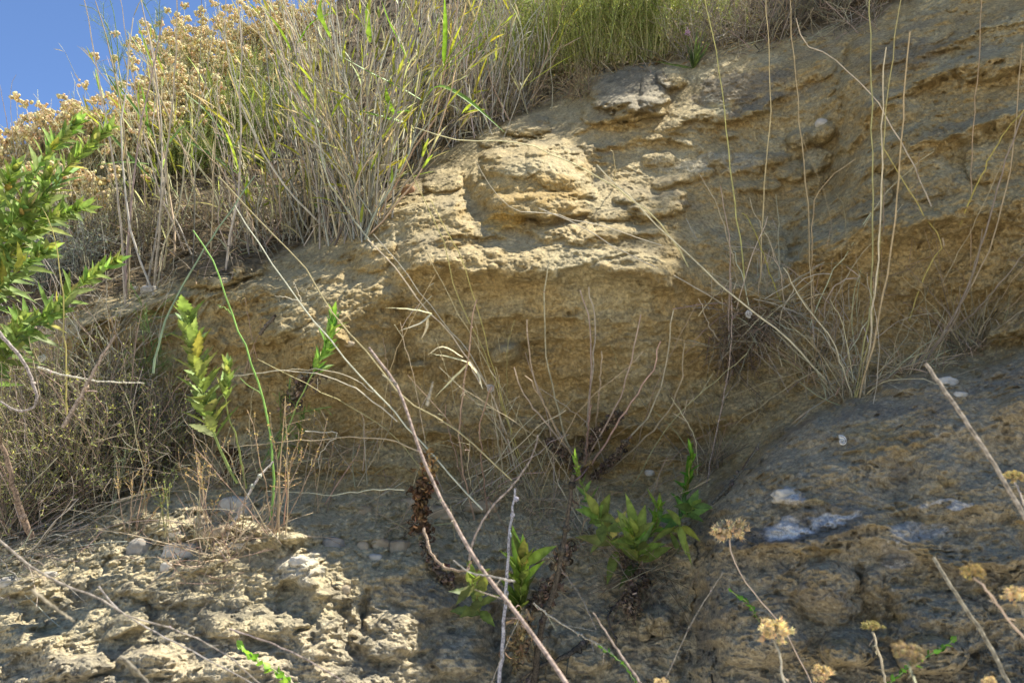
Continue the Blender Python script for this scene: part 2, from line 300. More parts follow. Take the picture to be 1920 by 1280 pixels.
patch(1000, 350, 90, 30, 0, col(.50, .33, .11), .5, .4); patch(960, 420, 60, 14, 5, col(.58, .40, .14), .8, .4)
Cm *= (1 + .16*c3[..., None]) * (1+.10*c2[..., None])
Cm = Cm*col(1.03, 1.0, .87); Cm[..., 2] *= 1-.04*np.maximum(lowrock, mud)+.04*grey; Cm = np.clip(Cm, .02, .85)
ZF = Z.copy()
# sheet used to stand things on
ny, nx = U.shape
keep = np.ones((ny-1, nx-1), bool)
verts = np.stack([X, Y, Z], -1).reshape(-1, 3).astype(np.float32)
idx = np.arange(ny*nx).reshape(ny, nx)
f = np.stack([idx[:-1, :-1], idx[1:, :-1], idx[1:, 1:], idx[:-1, 1:]], -1).reshape(-1, 4)
me = bpy.data.meshes.new('cliff'); me.vertices.add(len(verts)); me.vertices.foreach_set('co', verts.ravel())
me.loops.add(f.size); me.loops.foreach_set('vertex_index', f.ravel().astype(np.int32))
me.polygons.add(len(f)); me.polygons.foreach_set('loop_start', np.arange(0, f.size, 4, dtype=np.int32)); me.polygons.foreach_set('loop_total', np.full(len(f), 4, np.int32))
me.update(); me.polygons.foreach_set('use_smooth', np.ones(len(f), bool))
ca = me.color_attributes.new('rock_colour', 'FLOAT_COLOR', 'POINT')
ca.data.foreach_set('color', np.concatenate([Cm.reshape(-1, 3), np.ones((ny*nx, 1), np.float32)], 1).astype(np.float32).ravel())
def mat(name):
    m = bpy.data.materials.new(name); m.use_nodes = True; n = m.node_tree.nodes; b = n['Principled BSDF']; return m, m.node_tree, b
m, T, b = mat('sandstone'); N = T.nodes; L = T.links
at_ = N.new('ShaderNodeAttribute'); at_.attribute_name = 'rock_colour'
tc = N.new('ShaderNodeTexCoord')
nz = N.new('ShaderNodeTexNoise'); nz.inputs['Scale'].default_value = 110; nz.inputs['Detail'].default_value = 6; nz.inputs['Roughness'].default_value = .7
L.new(tc.outputs['Object'], nz.inputs['Vector'])
mr = N.new('ShaderNodeMapRange'); mr.inputs[1].default_value = .3; mr.inputs[2].default_value = .7; mr.inputs[3].default_value = .5; mr.inputs[4].default_value = 1.5
L.new(nz.outputs[0], mr.inputs[0])
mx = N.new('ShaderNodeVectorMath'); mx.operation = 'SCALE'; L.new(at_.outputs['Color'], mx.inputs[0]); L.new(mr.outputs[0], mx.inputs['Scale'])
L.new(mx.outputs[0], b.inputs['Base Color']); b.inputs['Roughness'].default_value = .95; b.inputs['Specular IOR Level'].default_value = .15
nb = N.new('ShaderNodeTexNoise'); nb.inputs['Scale'].default_value = 420; nb.inputs['Detail'].default_value = 4; L.new(tc.outputs['Object'], nb.inputs['Vector'])
bp = N.new('ShaderNodeBump'); bp.inputs['Strength'].default_value = 1; bp.inputs['Distance'].default_value = .006
ad = N.new('ShaderNodeMath'); ad.operation = 'ADD'; L.new(nz.outputs[0], ad.inputs[0]); L.new(nb.outputs[0], ad.inputs[1]); L.new(ad.outputs[0], bp.inputs['Height']); L.new(bp.outputs[0], b.inputs['Normal'])
me.materials.append(m)
cliff = bpy.data.objects.new('terrain', me); COL.objects.link(cliff); cliff['kind'] = 'structure'
DS = D
def depth(u, v): return float(grid_sample(DS, us, vsx, np.array([u], float), np.array([v], float))[0])
def on(u, v, off=0.0): return at(u, v, depth(u, v)-off)
# ---------------- the ground in front of the cliff and an unseen rock added to shade the right hand side
def mesh_obj(name, V_, F_, m, parent=None, smooth=True, mats=None, mi=None):
    me = bpy.data.meshes.new(name); me.from_pydata([tuple(map(float, v)) for v in V_], [], F_)
    if smooth: me.polygons.foreach_set('use_smooth', np.ones(len(F_), bool))
    for q in (mats or [m]): me.materials.append(q)
    if mi is not None: me.polygons.foreach_set('material_index', np.array(mi, np.int32))
    me.update(); o = bpy.data.objects.new(name, me); COL.objects.link(o)
    if parent is not None: o.parent = parent; o.matrix_parent_inverse = parent.matrix_world.inverted()
    return o
def noise_mat(name, c1, c2, sc=20, rough=.95, bump=.3, dist=.01):
    m, T, b = mat(name); N = T.nodes; L = T.links
    tc = N.new('ShaderNodeTexCoord'); nz = N.new('ShaderNodeTexNoise'); nz.inputs['Scale'].default_value = sc; nz.inputs['Detail'].default_value = 8; nz.inputs['Roughness'].default_value = .65
    L.new(tc.outputs['Object'], nz.inputs['Vector']); cr = N.new('ShaderNodeValToRGB'); cr.color_ramp.elements[0].position = .35; cr.color_ramp.elements[1].position = .68
    cr.color_ramp.elements[0].color = (*c1, 1); cr.color_ramp.elements[1].color = (*c2, 1); L.new(nz.outputs[0], cr.inputs[0]); L.new(cr.outputs[0], b.inputs['Base Color'])
    b.inputs['Roughness'].default_value = rough; b.inputs['Specular IOR Level'].default_value = .2
    bp = N.new('ShaderNodeBump'); bp.inputs['Strength'].default_value = bump; bp.inputs['Distance'].default_value = dist; L.new(nz.outputs[0], bp.inputs['Height']); L.new(bp.outputs[0], b.inputs['Normal'])
    return m
GM = noise_mat('dusty_earth', (.42, .37, .29), (.58, .53, .43), 3)
xs = np.concatenate([-np.geomspace(2000, 4, 14), np.linspace(-3, 3, 13), np.geomspace(4, 2000, 14)])
gx2, gy2 = np.meshgrid(xs, xs); gz2 = .04*pn(gx2*.7, gy2*.7, gx2*0)*(np.hypot(gx2, gy2) < 12)
gv_ = np.stack([gx2, gy2, gz2], -1).reshape(-1, 3); n_ = len(xs)
gf_ = [(j*n_+i, j*n_+i+1, (j+1)*n_+i+1, (j+1)*n_+i) for j in range(n_-1) for i in range(n_-1)]
g = mesh_obj('ground', gv_, gf_, GM); g['kind'] = 'structure'
def rock_lump(name, centre, rad, seed, m, amp=.25, n=48, flat=1.0, parent=None, p=2.6):
    th = np.linspace(0, math.pi, n); ph = np.linspace(0, 2*math.pi, 2*n, endpoint=False)
    T_, P_ = np.meshgrid(th, ph, indexing='ij'); d = np.stack([np.sin(T_)*np.cos(P_), np.sin(T_)*np.sin(P_), np.cos(T_)], -1)
    q = (np.abs(d)**p).sum(-1)**(-1/p)
    k = 1 + amp*fbm(d[..., 0]*1.6+seed, d[..., 1]*1.6, d[..., 2]*1.6, 4) + amp*.25*ridg(d[..., 0]*5+seed, d[..., 1]*5, d[..., 2]*5, 2)
    v = d*(q*k)[..., None]*np.array(rad); v = v.reshape(-1, 3) + (np.array(centre) if parent is None and not isinstance(centre, type(None)) else 0)
    w_ = 2*n; F_ = [(j*w_+i, j*w_+(i+1) % w_, (j+1)*w_+(i+1) % w_, (j+1)*w_+i) for j in range(n-1) for i in range(w_)]
    return mesh_obj(name, v, F_, m, parent)
BM = noise_mat('blocker_sandstone', (.30, .22, .12), (.46, .38, .24), 6, bump=.6, dist=.02)
sun_blocker = rock_lump('sun_blocker_rock', (2.62, 2.70, 4.15), (1.02, .78, .55), 3.0, BM, .16, 60, p=3.2)  # added out of view, shaped to keep sun off the right part
sun_blocker['kind'] = 'structure'
# ---------------- plant builders
def nrm(a): return a/(np.linalg.norm(a, axis=-1, keepdims=True)+1e-9)
class MB:
    def __init__(s): s.v = []; s.f = []; s.c = []; s.m = []; s.n = 0
    def add(s, v, f, c, m=0):
        v = v.reshape(-1, 3); s.v.append(v); s.f.append(f+s.n); s.n += len(v)
        s.c.append(c.reshape(-1, 3)); s.m.append(np.full(len(f), m, np.int32))
    def build(s, name, mats, parent=None):
        v = np.concatenate(s.v).astype(np.float32); f = np.concatenate(s.f).astype(np.int32); c = np.concatenate(s.c).astype(np.float32); mi = np.concatenate(s.m)
        if parent is not None: v = v - np.array(parent.location, np.float32) - (np.array(parent.parent.location, np.float32) if parent.parent else 0)
        me = bpy.data.meshes.new(name); me.vertices.add(len(v)); me.vertices.foreach_set('co', v.ravel())
        me.loops.add(f.size); me.loops.foreach_set('vertex_index', f.ravel()); me.polygons.add(len(f))
        me.polygons.foreach_set('loop_start', np.arange(0, f.size, 4, dtype=np.int32)); me.polygons.foreach_set('loop_total', np.full(len(f), 4, np.int32))
        for q in (mats if isinstance(mats, (list, tuple)) else [mats]): me.materials.append(q)
        me.polygons.foreach_set('material_index', mi); me.update(); me.validate(); me.polygons.foreach_set('use_smooth', np.ones(len(me.polygons), bool))
        ca = me.color_attributes.new('tint', 'FLOAT_COLOR', 'POINT'); ca.data.foreach_set('color', np.concatenate([c, np.ones((len(c), 1), np.float32)], 1).ravel())
        o = bpy.data.objects.new(name, me); COL.objects.link(o)
        if parent is not None: o.parent = parent
        return o
def tube(mb, P, r, c, sides=4, m=0):
    P = np.asarray(P, float)
    if P.ndim == 2: P = P[None]
    N, K, _ = P.shape; r = np.broadcast_to(np.asarray(r, float), (N, K)); c = np.broadcast_to(np.asarray(c, float), (N, 3))
    T = nrm(np.gradient(P, axis=1)); ref = nrm(np.array([.13, 1, .21])) + 0*T
    bad = np.abs((T*ref).sum(-1, keepdims=True)) > .97; ref = np.where(bad, np.array([1., 0, 0]), ref)
    A = nrm(np.cross(T, ref)); B = np.cross(T, A)
    an = np.arange(sides)*2*math.pi/sides
    V_ = P[:, :, None] + r[:, :, None, None]*(A[:, :, None]*np.cos(an)[:, None] + B[:, :, None]*np.sin(an)[:, None])
    i = np.arange(N*K*sides).reshape(N, K, sides); j = np.roll(i, -1, 2)
    F_ = np.stack([i[:, :-1], j[:, :-1], j[:, 1:], i[:, 1:]], -1).reshape(-1, 4)
    mb.add(V_, F_, np.broadcast_to(c[:, None, None], (N, K, sides, 3)), m)
def ribbon(mb, P, W, nr, c, fold=.25, m=0, vary=0):
    P = np.asarray(P, float)
    if P.ndim == 2: P = P[None]
    N, K, _ = P.shape; W = np.broadcast_to(np.asarray(W, float), (N, K)); c = np.broadcast_to(np.asarray(c, float), (N, 3))
    nr = np.broadcast_to(np.asarray(nr, float), P.shape) if np.ndim(nr) < 3 and np.ndim(nr) != 2 else (np.broadcast_to(np.asarray(nr, float)[:, None], P.shape) if np.ndim(nr) == 2 else nr)
    T = nrm(np.gradient(P, axis=1)); Sd = nrm(np.cross(T, nr)); Nr = np.cross(Sd, T)
    w = W[..., None]*.5
    V_ = np.stack([P-Sd*w+Nr*w*fold*2, P, P+Sd*w+Nr*w*fold*2], 2)
    i = np.arange(N*K*3).reshape(N, K, 3)
    F_ = np.stack([i[:, :-1, :-1], i[:, :-1, 1:], i[:, 1:, 1:], i[:, 1:, :-1]], -1).reshape(-1, 4)
    cc = np.broadcast_to(c[:, None, None], (N, K, 3, 3)).copy(); cc[:, :, 1] = cc[:, :, 1]*1.18+.012
    mb.add(V_, F_, cc, m)
def tints(N, base, var=.18, hue=.06):
    base = np.asarray(base, float)*np.array([1.0, .97, .82]); k = 1+rng.normal(0, var, (N, 1)); return np.clip(base*k*(1+rng.normal(0, hue, (N, 3))), .01, .9)
def curve(P, K):
    P = np.asarray(P, float); n = len(P)
    if n < 3: 
        s = np.linspace(0, 1, K)[:, None]; return P[0]*(1-s)+P[-1]*s
    d = np.r_[0, np.cumsum(np.linalg.norm(np.diff(P, axis=0), axis=1))]; s = np.linspace(0, d[-1], K)
    Q = np.vstack([2*P[0]-P[1], P, 2*P[-1]-P[-2]]); k = np.clip(np.searchsorted(d, s, side='right')-1, 0, n-2); t = ((s-d[k])/(d[k+1]-d[k]+1e-9))[:, None]
    p0, p1, p2, p3 = Q[k], Q[k+1], Q[k+2], Q[k+3]
    return .5*((2*p1)+(-p0+p2)*t+(2*p0-5*p1+4*p2-p3)*t*t+(-p0+3*p1-3*p2+p3)*t**3)
def path(pts, lean=.06, K=14, t0=None, wob=.0015, clear=.012):
    """a stem rooted on the cliff at the first point and leaning away from it"""
    if t0 is None: t0 = depth(*pts[0])
    L_ = 0; q = []
    tot = sum(math.dist(pts[i], pts[i+1]) for i in range(len(pts)-1))
    for i, (u, v) in enumerate(pts):
        if i: L_ += math.dist(pts[i-1], pts[i])
        t = t0 - lean*L_/tot
        if i: t = min(t, depth(u, v)-clear) if v > 60 else t
        q.append(at(u, v, t))
    P = curve(q, K); 
    if wob: P[1:] += rng.normal(0, wob, (K-1, 3))
    return P
def free(pts, ta, tb, K=14, wob=.001):
    n = len(pts); P = curve([at(u, v, ta+(tb-ta)*i/(n-1)) for i, (u, v) in enumerate(pts)], K)
    P[1:-1] += rng.normal(0, wob, (K-2, 3)); return P
def spray(base, n, d0, spread, Lr, curl=.25, K=6, grav=-.1):
    """n curved stems from points base (n,3) or (3,) round a mean direction"""
    base = np.broadcast_to(base, (n, 3)); d = nrm(np.array(d0, float) + rng.normal(0, spread, (n, 3))); L_ = rng.uniform(*Lr, (n, 1, 1))
    s = np.linspace(0, 1, K)[None, :, None]; cv = rng.normal(0, curl, (n, 1, 3)) + np.array([0, 0, grav])
    w_ = rng.normal(0, .012, (n, K, 3))*s
    return base[:, None] + L_*(d[:, None]*s + cv*s*s*.6 + w_)
def branchlets(P, per, spread, Lr, K=4, lo=.35, curl=.2):
    n, k, _ = P.shape; N = n*per; i = np.repeat(np.arange(n), per); s = rng.uniform(lo, .98, N)*(k-1); a = np.minimum(s.astype(int), k-2); f_ = (s-a)[:, None]
    b = P[i, a]*(1-f_)+P[i, a+1]*f_; T = nrm(P[i, a+1]-P[i, a]); d = nrm(T+rng.normal(0, spread, (N, 3))); L_ = rng.uniform(*Lr, (N, 1, 1)); q = np.linspace(0, 1, K)[None, :, None]
    return b[:, None] + L_*(d[:, None]*q + rng.normal(0, curl, (N, 1, 3))*q*q)
def leaves_on(mb, P, per, L_, W_, ang, c, K=3, lo=.15, hi=1., droop=.0, m=0, fold=.2, serr=0, var=.18, taper=.5, hue=.06, up=.0, cup=0.):
    """leaves set spirally along stems P (n,k,3); ang = angle off the stem; taper shortens them to the tip"""
    if P.ndim == 2: P = P[None]
    n, k, _ = P.shape; N = n*per; i = np.repeat(np.arange(n), per)
    s01 = np.tile(np.linspace(lo, hi, per), n) + rng.normal(0, .3/per, N); s01 = np.clip(s01, 0, 1)
    s = s01*(k-1); a = np.minimum(s.astype(int), k-2); f_ = (s-a)[:, None]
    b = P[i, a]*(1-f_)+P[i, a+1]*f_; T = nrm(P[i, a+1]-P[i, a]); ref = nrm(np.array([.31, .8, .2])+0*T)
    A = nrm(np.cross(T, ref)); B = np.cross(T, A); ph = np.tile(np.arange(per)*2.4, n) + np.repeat(rng.uniform(0, 6.28, n), per)
    Sd = A*np.cos(ph)[:, None]+B*np.sin(ph)[:, None]
    an = np.radians(ang*(1-.45*s01**3) + rng.normal(0, 9, N))[:, None]
    d = T*np.cos(an)+Sd*np.sin(an); d[:, 2] += up; d = nrm(d); nr = nrm(Sd*-np.cos(an)+T*np.sin(an))
    ln = (L_*(1-taper*s01**2)*rng.uniform(.75, 1.15, N))[:, None, None]; q = np.linspace(0, 1, K)[None, :, None]
    G = np.array([0, 0, -1.])*droop*(1-.6*s01)[:, None, None]
    Q = b[:, None] + ln*(d[:, None]*q + (G + rng.normal(0, .07, (N, 1, 3)) + cup*nr[:, None])*q*q)
    x = np.linspace(0, 1, K); prof = np.clip(np.sin(np.pi*x**.78), 0, 1)**1.1+.04; prof[-1] = .015
    if serr: prof = prof*(1+serr*np.where(np.arange(K) % 2, 1, -1)*(x > .15)*(x < .95))
    Wd = W_*prof[None]*rng.uniform(.8, 1.15, (N, 1))*(1-.35*taper*s01**2)[:, None]
    cc = tints(N, c, var, hue)
    if K >= 8 and c[1] > c[0]: y_ = rng.random(N) < .07*(1-s01); cc[y_] = tints(y_.sum(), (.42, .38, .10), .2)
    ribbon(mb, Q, Wd, nr, cc, fold, m)
_ic = np.array([(-1,1.618,0),(1,1.618,0),(-1,-1.618,0),(1,-1.618,0),(0,-1,1.618),(0,1,1.618),(0,-1,-1.618),(0,1,-1.618),(1.618,0,-1),(1.618,0,1),(-1.618,0,-1),(-1.618,0,1)])/1.9
_if = np.array([(0,11,5,5),(0,5,1,1),(0,1,7,7),(0,7,10,10),(0,10,11,11),(1,5,9,9),(5,11,4,4),(11,10,2,2),(10,7,6,6),(7,1,8,8),(3,9,4,4),(3,4,2,2),(3,2,6,6),(3,6,8,8),(3,8,9,9),(4,9,5,5),(2,4,11,11),(6,2,10,10),(8,6,7,7),(9,8,1,1)])
def quadball():
    th = np.array([0.02, .9, 1.8, 2.6, 3.12]); ph = np.arange(5)*2*math.pi/5
    v = np.array([[math.sin(a)*math.cos(b), math.sin(a)*math.sin(b), math.cos(a)] for a in th for b in ph]); f = [(j*5+i, j*5+(i+1) % 5, (j+1)*5+(i+1) % 5, (j+1)*5+i) for j in range(4) for i in range(5)]
    return v, np.array(f)
QV, QF = quadball()
def balls(mb, C_, r, c, m=0):
    C_ = np.asarray(C_, float); N = len(C_); r = np.broadcast_to(r, N)
    v = C_[:, None] + r[:, None, None]*QV[None]*rng.uniform(.75, 1.2, (N, 1, 3)); F_ = (QF[None]+(np.arange(N)*len(QV))[:, None, None]).reshape(-1, 4)
    mb.add(v, F_, np.broadcast_to(np.broadcast_to(c, (N, 3))[:, None], (N, len(QV), 3)), m)
def plant_mat(name, trans=0.0, nscale=60, rough=.7, lo=.75, hi=1.2, spec=.25):
    m, T, b = mat(name); N = T.nodes; L = T.links
    a = N.new('ShaderNodeAttribute'); a.attribute_name = 'tint'; tc = N.new('ShaderNodeTexCoord'); nz = N.new('ShaderNodeTexNoise'); nz.inputs['Scale'].default_value = nscale; nz.inputs['Detail'].default_value = 3
    L.new(tc.outputs['Object'], nz.inputs['Vector']); mr = N.new('ShaderNodeMapRange'); mr.inputs[1].default_value = .3; mr.inputs[2].default_value = .7; mr.inputs[3].default_value = lo; mr.inputs[4].default_value = hi
    L.new(nz.outputs[0], mr.inputs[0]); mx = N.new('ShaderNodeVectorMath'); mx.operation = 'SCALE'; L.new(a.outputs['Color'], mx.inputs[0]); L.new(mr.outputs[0], mx.inputs['Scale'])
    L.new(mx.outputs[0], b.inputs['Base Color']); b.inputs['Roughness'].default_value = rough; b.inputs['Specular IOR Level'].default_value = spec
    if trans:
        t = N.new('ShaderNodeBsdfTranslucent'); ms = N.new('ShaderNodeMixShader'); ms.inputs[0].default_value = trans
        s2 = N.new('ShaderNodeVectorMath'); s2.operation = 'MULTIPLY'; s2.inputs[1].default_value = (1.25, 1.25, .7); L.new(mx.outputs[0], s2.inputs[0]); L.new(s2.outputs[0], t.inputs[0])
        L.new(b.outputs[0], ms.inputs[1]); L.new(t.outputs[0], ms.inputs[2]); L.new(ms.outputs[0], N['Material Output'].inputs[0])
    return m
DRY = plant_mat('dry_stem'); LEAF = plant_mat('green_leaf', .32, 70, .55, .6, 1.3, .3); STRAW = plant_mat('dry_leaf', .3, 80); GST = plant_mat('green_stem', .0, 50, .5); HEADM = plant_mat('dried_flower', .2, 150, .9, .6, 1.25)
WOOD = plant_mat('grey_wood', 0, 260, .9, .35, 1.5, .1)
def thing(name, label, cat, loc, group=None):
    o = bpy.data.objects.new(name, None); COL.objects.link(o); o.location = tuple(map(float, loc)); o.empty_display_size = .05
    o['label'] = label; o['category'] = cat
    if group: o['group'] = group
    return o
def tag(o, label, cat, group=None):
    o['label'] = label; o['category'] = cat
    if group: o['group'] = group
    return o
def stuff(o, label, cat):
    tag(o, label, cat); o['kind'] = 'stuff'; return o
GREY = (.42, .38, .35); TAN = (.47, .40, .29); PALE = (.62, .57, .48); YEL = (.44, .42, .14); GRN = (.13, .24, .035); BRN = (.20, .13, .08); INU = (.13, .26, .035)

def curls(mb, b, L_, W_, c, turns=(.5, 1.3), K=10, m=0, var=.35, d0=(0, -.3, -.3)):
    N = len(b); e1 = nrm(np.array(d0, float)+rng.normal(0, .8, (N, 3))); e2 = nrm(np.cross(e1, rng.normal(0, 1, (N, 3)))); e3 = np.cross(e1, e2)
    q = np.linspace(0, 1, K)[None]; th = (rng.uniform(*turns, (N, 1))*2*math.pi*q**1.6)[..., None]
    d = e1[:, None]*np.cos(th)+e2[:, None]*np.sin(th)+e3[:, None]*.25; ln = (L_*rng.uniform(.6, 1.2, (N, 1, 1)))/K
    P = b[:, None]+np.cumsum(d*ln, 1)-d[:, :1]*ln; w_ = W_*np.sin(np.pi*np.clip(q*.9+.06, 0, 1))*rng.uniform(.6, 1.2, (N, 1))*(1+.2*rng.normal(0, 1, (N, K)))
    ribbon(mb, P, np.abs(w_)+.0004, e3[:, None]*0+nrm(np.cross(d, e3[:, None]+0*d)), tints(N, c, var), .45, m)
def stem_pts(P, n, lo=0, hi=1):
    s = rng.uniform(lo, hi, n)*(len(P)-1); a = np.minimum(s.astype(int), len(P)-2); f_ = (s-a)[:, None]; return P[a]*(1-f_)+P[a+1]*f_
# ---------------- vegetation of the slope
def onv(u, v, off=0.):   # many points on the sheet
    u = np.asarray(u, float); v = np.asarray(v, float); t = grid_sample(DS, us, vsx, u, v)-off
    d = FW + RT*((u-960)/FPX)[..., None] + UPV*((640-v)/FPX)[..., None]
    return C0 + d*t[..., None]
cresty = lambda u: np.interp(u, [-1500,-300,0,150,300,450,600,700,900,1300,4200], [700,470,345,280,170,80,30,-60,-120,-200,-900])
soily = lambda u: np.interp(u, [-300,0,120,330,480,600,700,770,870,950,1060,1100,1250,1300,1420,1500,1600], [620,610,590,535,500,440,395,300,270,225,180,140,120,110,95,75,60])
# litter of dead stems lying on the soil
mb = MB(); n = 3600; u = rng.uniform(-60, 1650, n); lo_, hi_ = np.maximum(cresty(u)+5, -18), soily(u)+6; v = lo_+(hi_-lo_)*rng.uniform(0, 1, n)**.8
B_ = onv(u, v, .004); 
P = spray(B_, n, (0, -.25, .25), .75, (.03, .16), .25, 5, -.25); tube(mb, P, rng.uniform(.0006, .0017, (n, 1)), tints(n, (.28, .24, .19), .45), 3)
stuff(mb.build('dead_stem_litter', DRY), 'loose mat of dead stems and twigs covering the soil above the rock', 'litter')
mb = MB(); n = 2600; u = rng.uniform(-60, 1500, n); lo_, hi_ = np.maximum(cresty(u)+5, -18), soily(u)+4; v = lo_+(hi_-lo_)*rng.uniform(0, 1, n)
B_ = onv(u, v, .01); P = spray(B_, n, (0, -.2, .1), .9, (.02, .06), .3, 4, -.2); ribbon(mb, P, rng.uniform(.003, .007, (n, 1))*np.array([[.6, 1, .9, .1]]), nrm(rng.normal(0, 1, (n, 3))), tints(n, (.26, .20, .13), .4), .2)
stuff(mb.build('leaf_litter', STRAW), 'dry curled leaf litter lying on the soil above the rock', 'litter')

# straw coloured everlasting bushes along the crest
def everlasting(u, v, h, rad, nst, label, tone=(.50, .46, .28), lean=(0, -.15, 1), grn=.4, heads=1.0):
    base = on(u, v); root = thing('everlasting_bush', label, 'bush', base, 'everlasting bushes along the crest')
    mb = MB(); b = base + rng.normal(0, 1, (nst, 3))*np.array([rad*.35, rad*.2, .01]); P = spray(b, nst, lean, .24, (h*.6, h), .16, 7, .02)
    tube(mb, P, np.linspace(.0016, .0008, 7)[None], tints(nst, tone, .22), 3)
    Q = branchlets(P, 3, .35, (.03, .09)); tube(mb, Q, .0007, tints(len(Q), tone, .22), 3); mb.build('stems', DRY, root)
    mb = MB(); c = np.array(tone)*(1-grn)+np.array((.20, .26, .11))*grn
    leaves_on(mb, P, 12, .026, .0022, 40, c, 3, .05, .85, fold=.1, var=.25); leaves_on(mb, Q, 4, .018, .002, 40, c, 3, .0, .8, fold=.1, var=.25); mb.build('leaves', STRAW, root)
    mb = MB(); tips = P[rng.random(nst) < .7*heads][:, -1]; tips = np.concatenate([tips, Q[rng.random(len(Q)) < .10*heads][:, -1]])
    if not len(tips): return
    C_ = (tips[:, None] + rng.normal(0, 1, (len(tips), 16, 3))*np.array([.010, .010, .006])).reshape(-1, 3); balls(mb, C_, rng.uniform(.0052, .0085, len(C_)), tints(len(C_), (.80, .66, .42), .15))
    mb.build('flower_heads', HEADM, root)
E = [(-25,440,.34,.28,150,'everlasting bush cut off by the picture edge, below the blue sky'),(55,400,.36,.3,200,'leftmost whole everlasting bush against the sky, thick with tan flower heads'),
(150,380,.34,.3,200,'everlasting bush second along the crest, above the leafy green stems'),(235,350,.34,.3,190,'everlasting bush with round heads rising beside the green fennel stems'),
(320,290,.36,.3,190,'pale everlasting bush behind the tall grey canes on the crest'),(400,230,.38,.32,190,'straw yellow everlasting bush high on the slope, left of the reed clump'),
(460,170,.42,.3,190,'topmost everlasting bush, cream stems reaching the upper picture edge'),(345,190,.40,.3,150,'far everlasting bush behind the fennel, tops out of the picture'),
(110,450,.26,.3,150,'low greyish everlasting bush just above the bright leafy plant'),(540,130,.40,.28,130,'everlasting bush half hidden behind the left side of the reed clump')]
for a in E: everlasting(a[0], a[1], a[2], a[3], a[4], a[5], (.64, .60, .44) if a[0] > 20 else (.64,.6,.5))
everlasting(40, 520, .3, .35, 170, 'greyish dry everlasting bush in shade behind the leafy green plant', (.33, .30, .26), heads=.0)
everlasting(180, 470, .22, .3, 120, 'brownish dry bush at the foot of the grey canes', (.30, .26, .20), heads=.0)

# heath like green shrubs: many upright shoots with short leaves
def heath(u, v, h, w_, n, label, c=(.30, .36, .13), dry=.3):
    base = on(u, v); root = thing('heath_shrub', label, 'shrub', base, 'green shrubs on the slope')
    mb = MB(); b = base + rng.normal(0, 1, (n, 3))*np.array([w_*.45, w_*.2, .01]); P = spray(b, n, (0, -.12, 1), .24, (h*.55, h), .12, 8, .04)
    tube(mb, P, np.linspace(.0016, .0007, 8)[None], tints(n, (.30, .28, .14), .2), 3); Q = branchlets(P, 4, .3, (.04, .10), 5, .3, .1); tube(mb, Q, .0007, tints(len(Q), (.22, .22, .09), .2), 3); mb.build('stems', DRY, root)
    mb = MB(); leaves_on(mb, P, 60, .0125, .0028, 55, c, 3, .08, 1, fold=.1, var=.25, taper=.4); leaves_on(mb, Q, 26, .0115, .0026, 55, c, 3, .05, 1, fold=.1, var=.25, taper=.4)
    mb.build('leaves', LEAF, root)
for a in [(1010,150,.42,.26,90,'left end of the green shrub row, thin shoots beside dry reeds'),(1085,140,.46,.28,150,'bright green shrub right above the grey boulder'),(1165,125,.48,.28,160,'tallest bright green shrub, reaching the top of the picture'),
          (1235,118,.42,.26,130,'right hand green shrub with yellowish tips above the small thistle'),(430,265,.30,.25,110,'dark green shrub in the gap between canes and reed clump'),(350,285,.26,.25,80,'low olive shrub behind the grey canes'),(940,140,.34,.2,60,'sparse grey green shrub behind the broad grass blades'),(250,330,.24,.3,90,'olive shrub at the foot of the fennel stems','D'),(470,215,.30,.3,110,'dull green shrub left of the reed clump near the top','D'),(550,270,.26,.28,100,'dark shrub showing through the left side of the reed clump','D'),(390,330,.2,.25,80,'low green tuft over the dark hollow behind the canes','D')]:
    heath(*a[:6], **({'c': (.20, .27, .09)} if len(a) > 6 else {}))

# grey canes and the big reed clump
def reeds(name, label, bases, tipf, n, r, K=9, nleaf=3, ngreen=1.0, grp='reed clumps on the slope', lean=(-.4, .06), c=(.38, .33, .29), gl=(.12, .26)):
    bu, bv = bases; root = thing(name, label, 'grass clump', on(float(np.mean(bu)), float(np.mean(bv))), grp)
    mb = MB(); Ps = []
    for i in range(n):
        k = rng.integers(len(bu)); u0 = bu[k]+rng.normal(0, 14); v0 = bv[k]+rng.normal(0, 10); u1, v1 = tipf(u0, v0)
        t0 = depth(u0, v0); t1 = max(t0 - rng.uniform(*lean)*min(1, t0-1.2), .8); bend = rng.normal(0, 22)
        q = [at(u0, v0, t0), at(u0+(u1-u0)*.28+bend, v0+(v1-v0)*.33, t0*.7+t1*.3), at(u0+(u1-u0)*.62+bend*.8, v0+(v1-v0)*.66, t0*.36+t1*.64), at(u1, v1, t1)]
        Ps.append(curve(q, K))
    P = np.array(Ps); P[:, 1:] += rng.normal(0, .0040, P[:, 1:].shape); rr = rng.uniform(r*.45, r, (n, 1))*np.linspace(1, .45, K)[None]
    cc = tints(n, c, .25, .05); m_ = rng.random(n) < .25; cc[m_] = tints(m_.sum(), (.42, .34, .24), .2); tube(mb, P, rr, cc, 5); mb.build('stalks', DRY, root)
    mb = MB()
    if nleaf:
        leaves_on(mb, P, nleaf, .13, .005, 26, (.40, .36, .27), 7, .15, .98, droop=.35, fold=.15, var=.25, taper=.2)
        leaves_on(mb, P, nleaf, .07, .004, 35, (.38, .34, .27), 6, .1, .9, droop=.4, fold=.15, var=.25, taper=.2)
        mb.build('dry_leaves', STRAW, root)
    if ngreen:
        mb = MB(); k = rng.random(n) < ngreen; leaves_on(mb, P[k], 3, gl[1], .0085, 30, (.30, .33, .05), 8, .35, .98, droop=.22, fold=.18, var=.22, taper=.3, hue=.1); mb.build('green_leaves', LEAF, root)
    return P
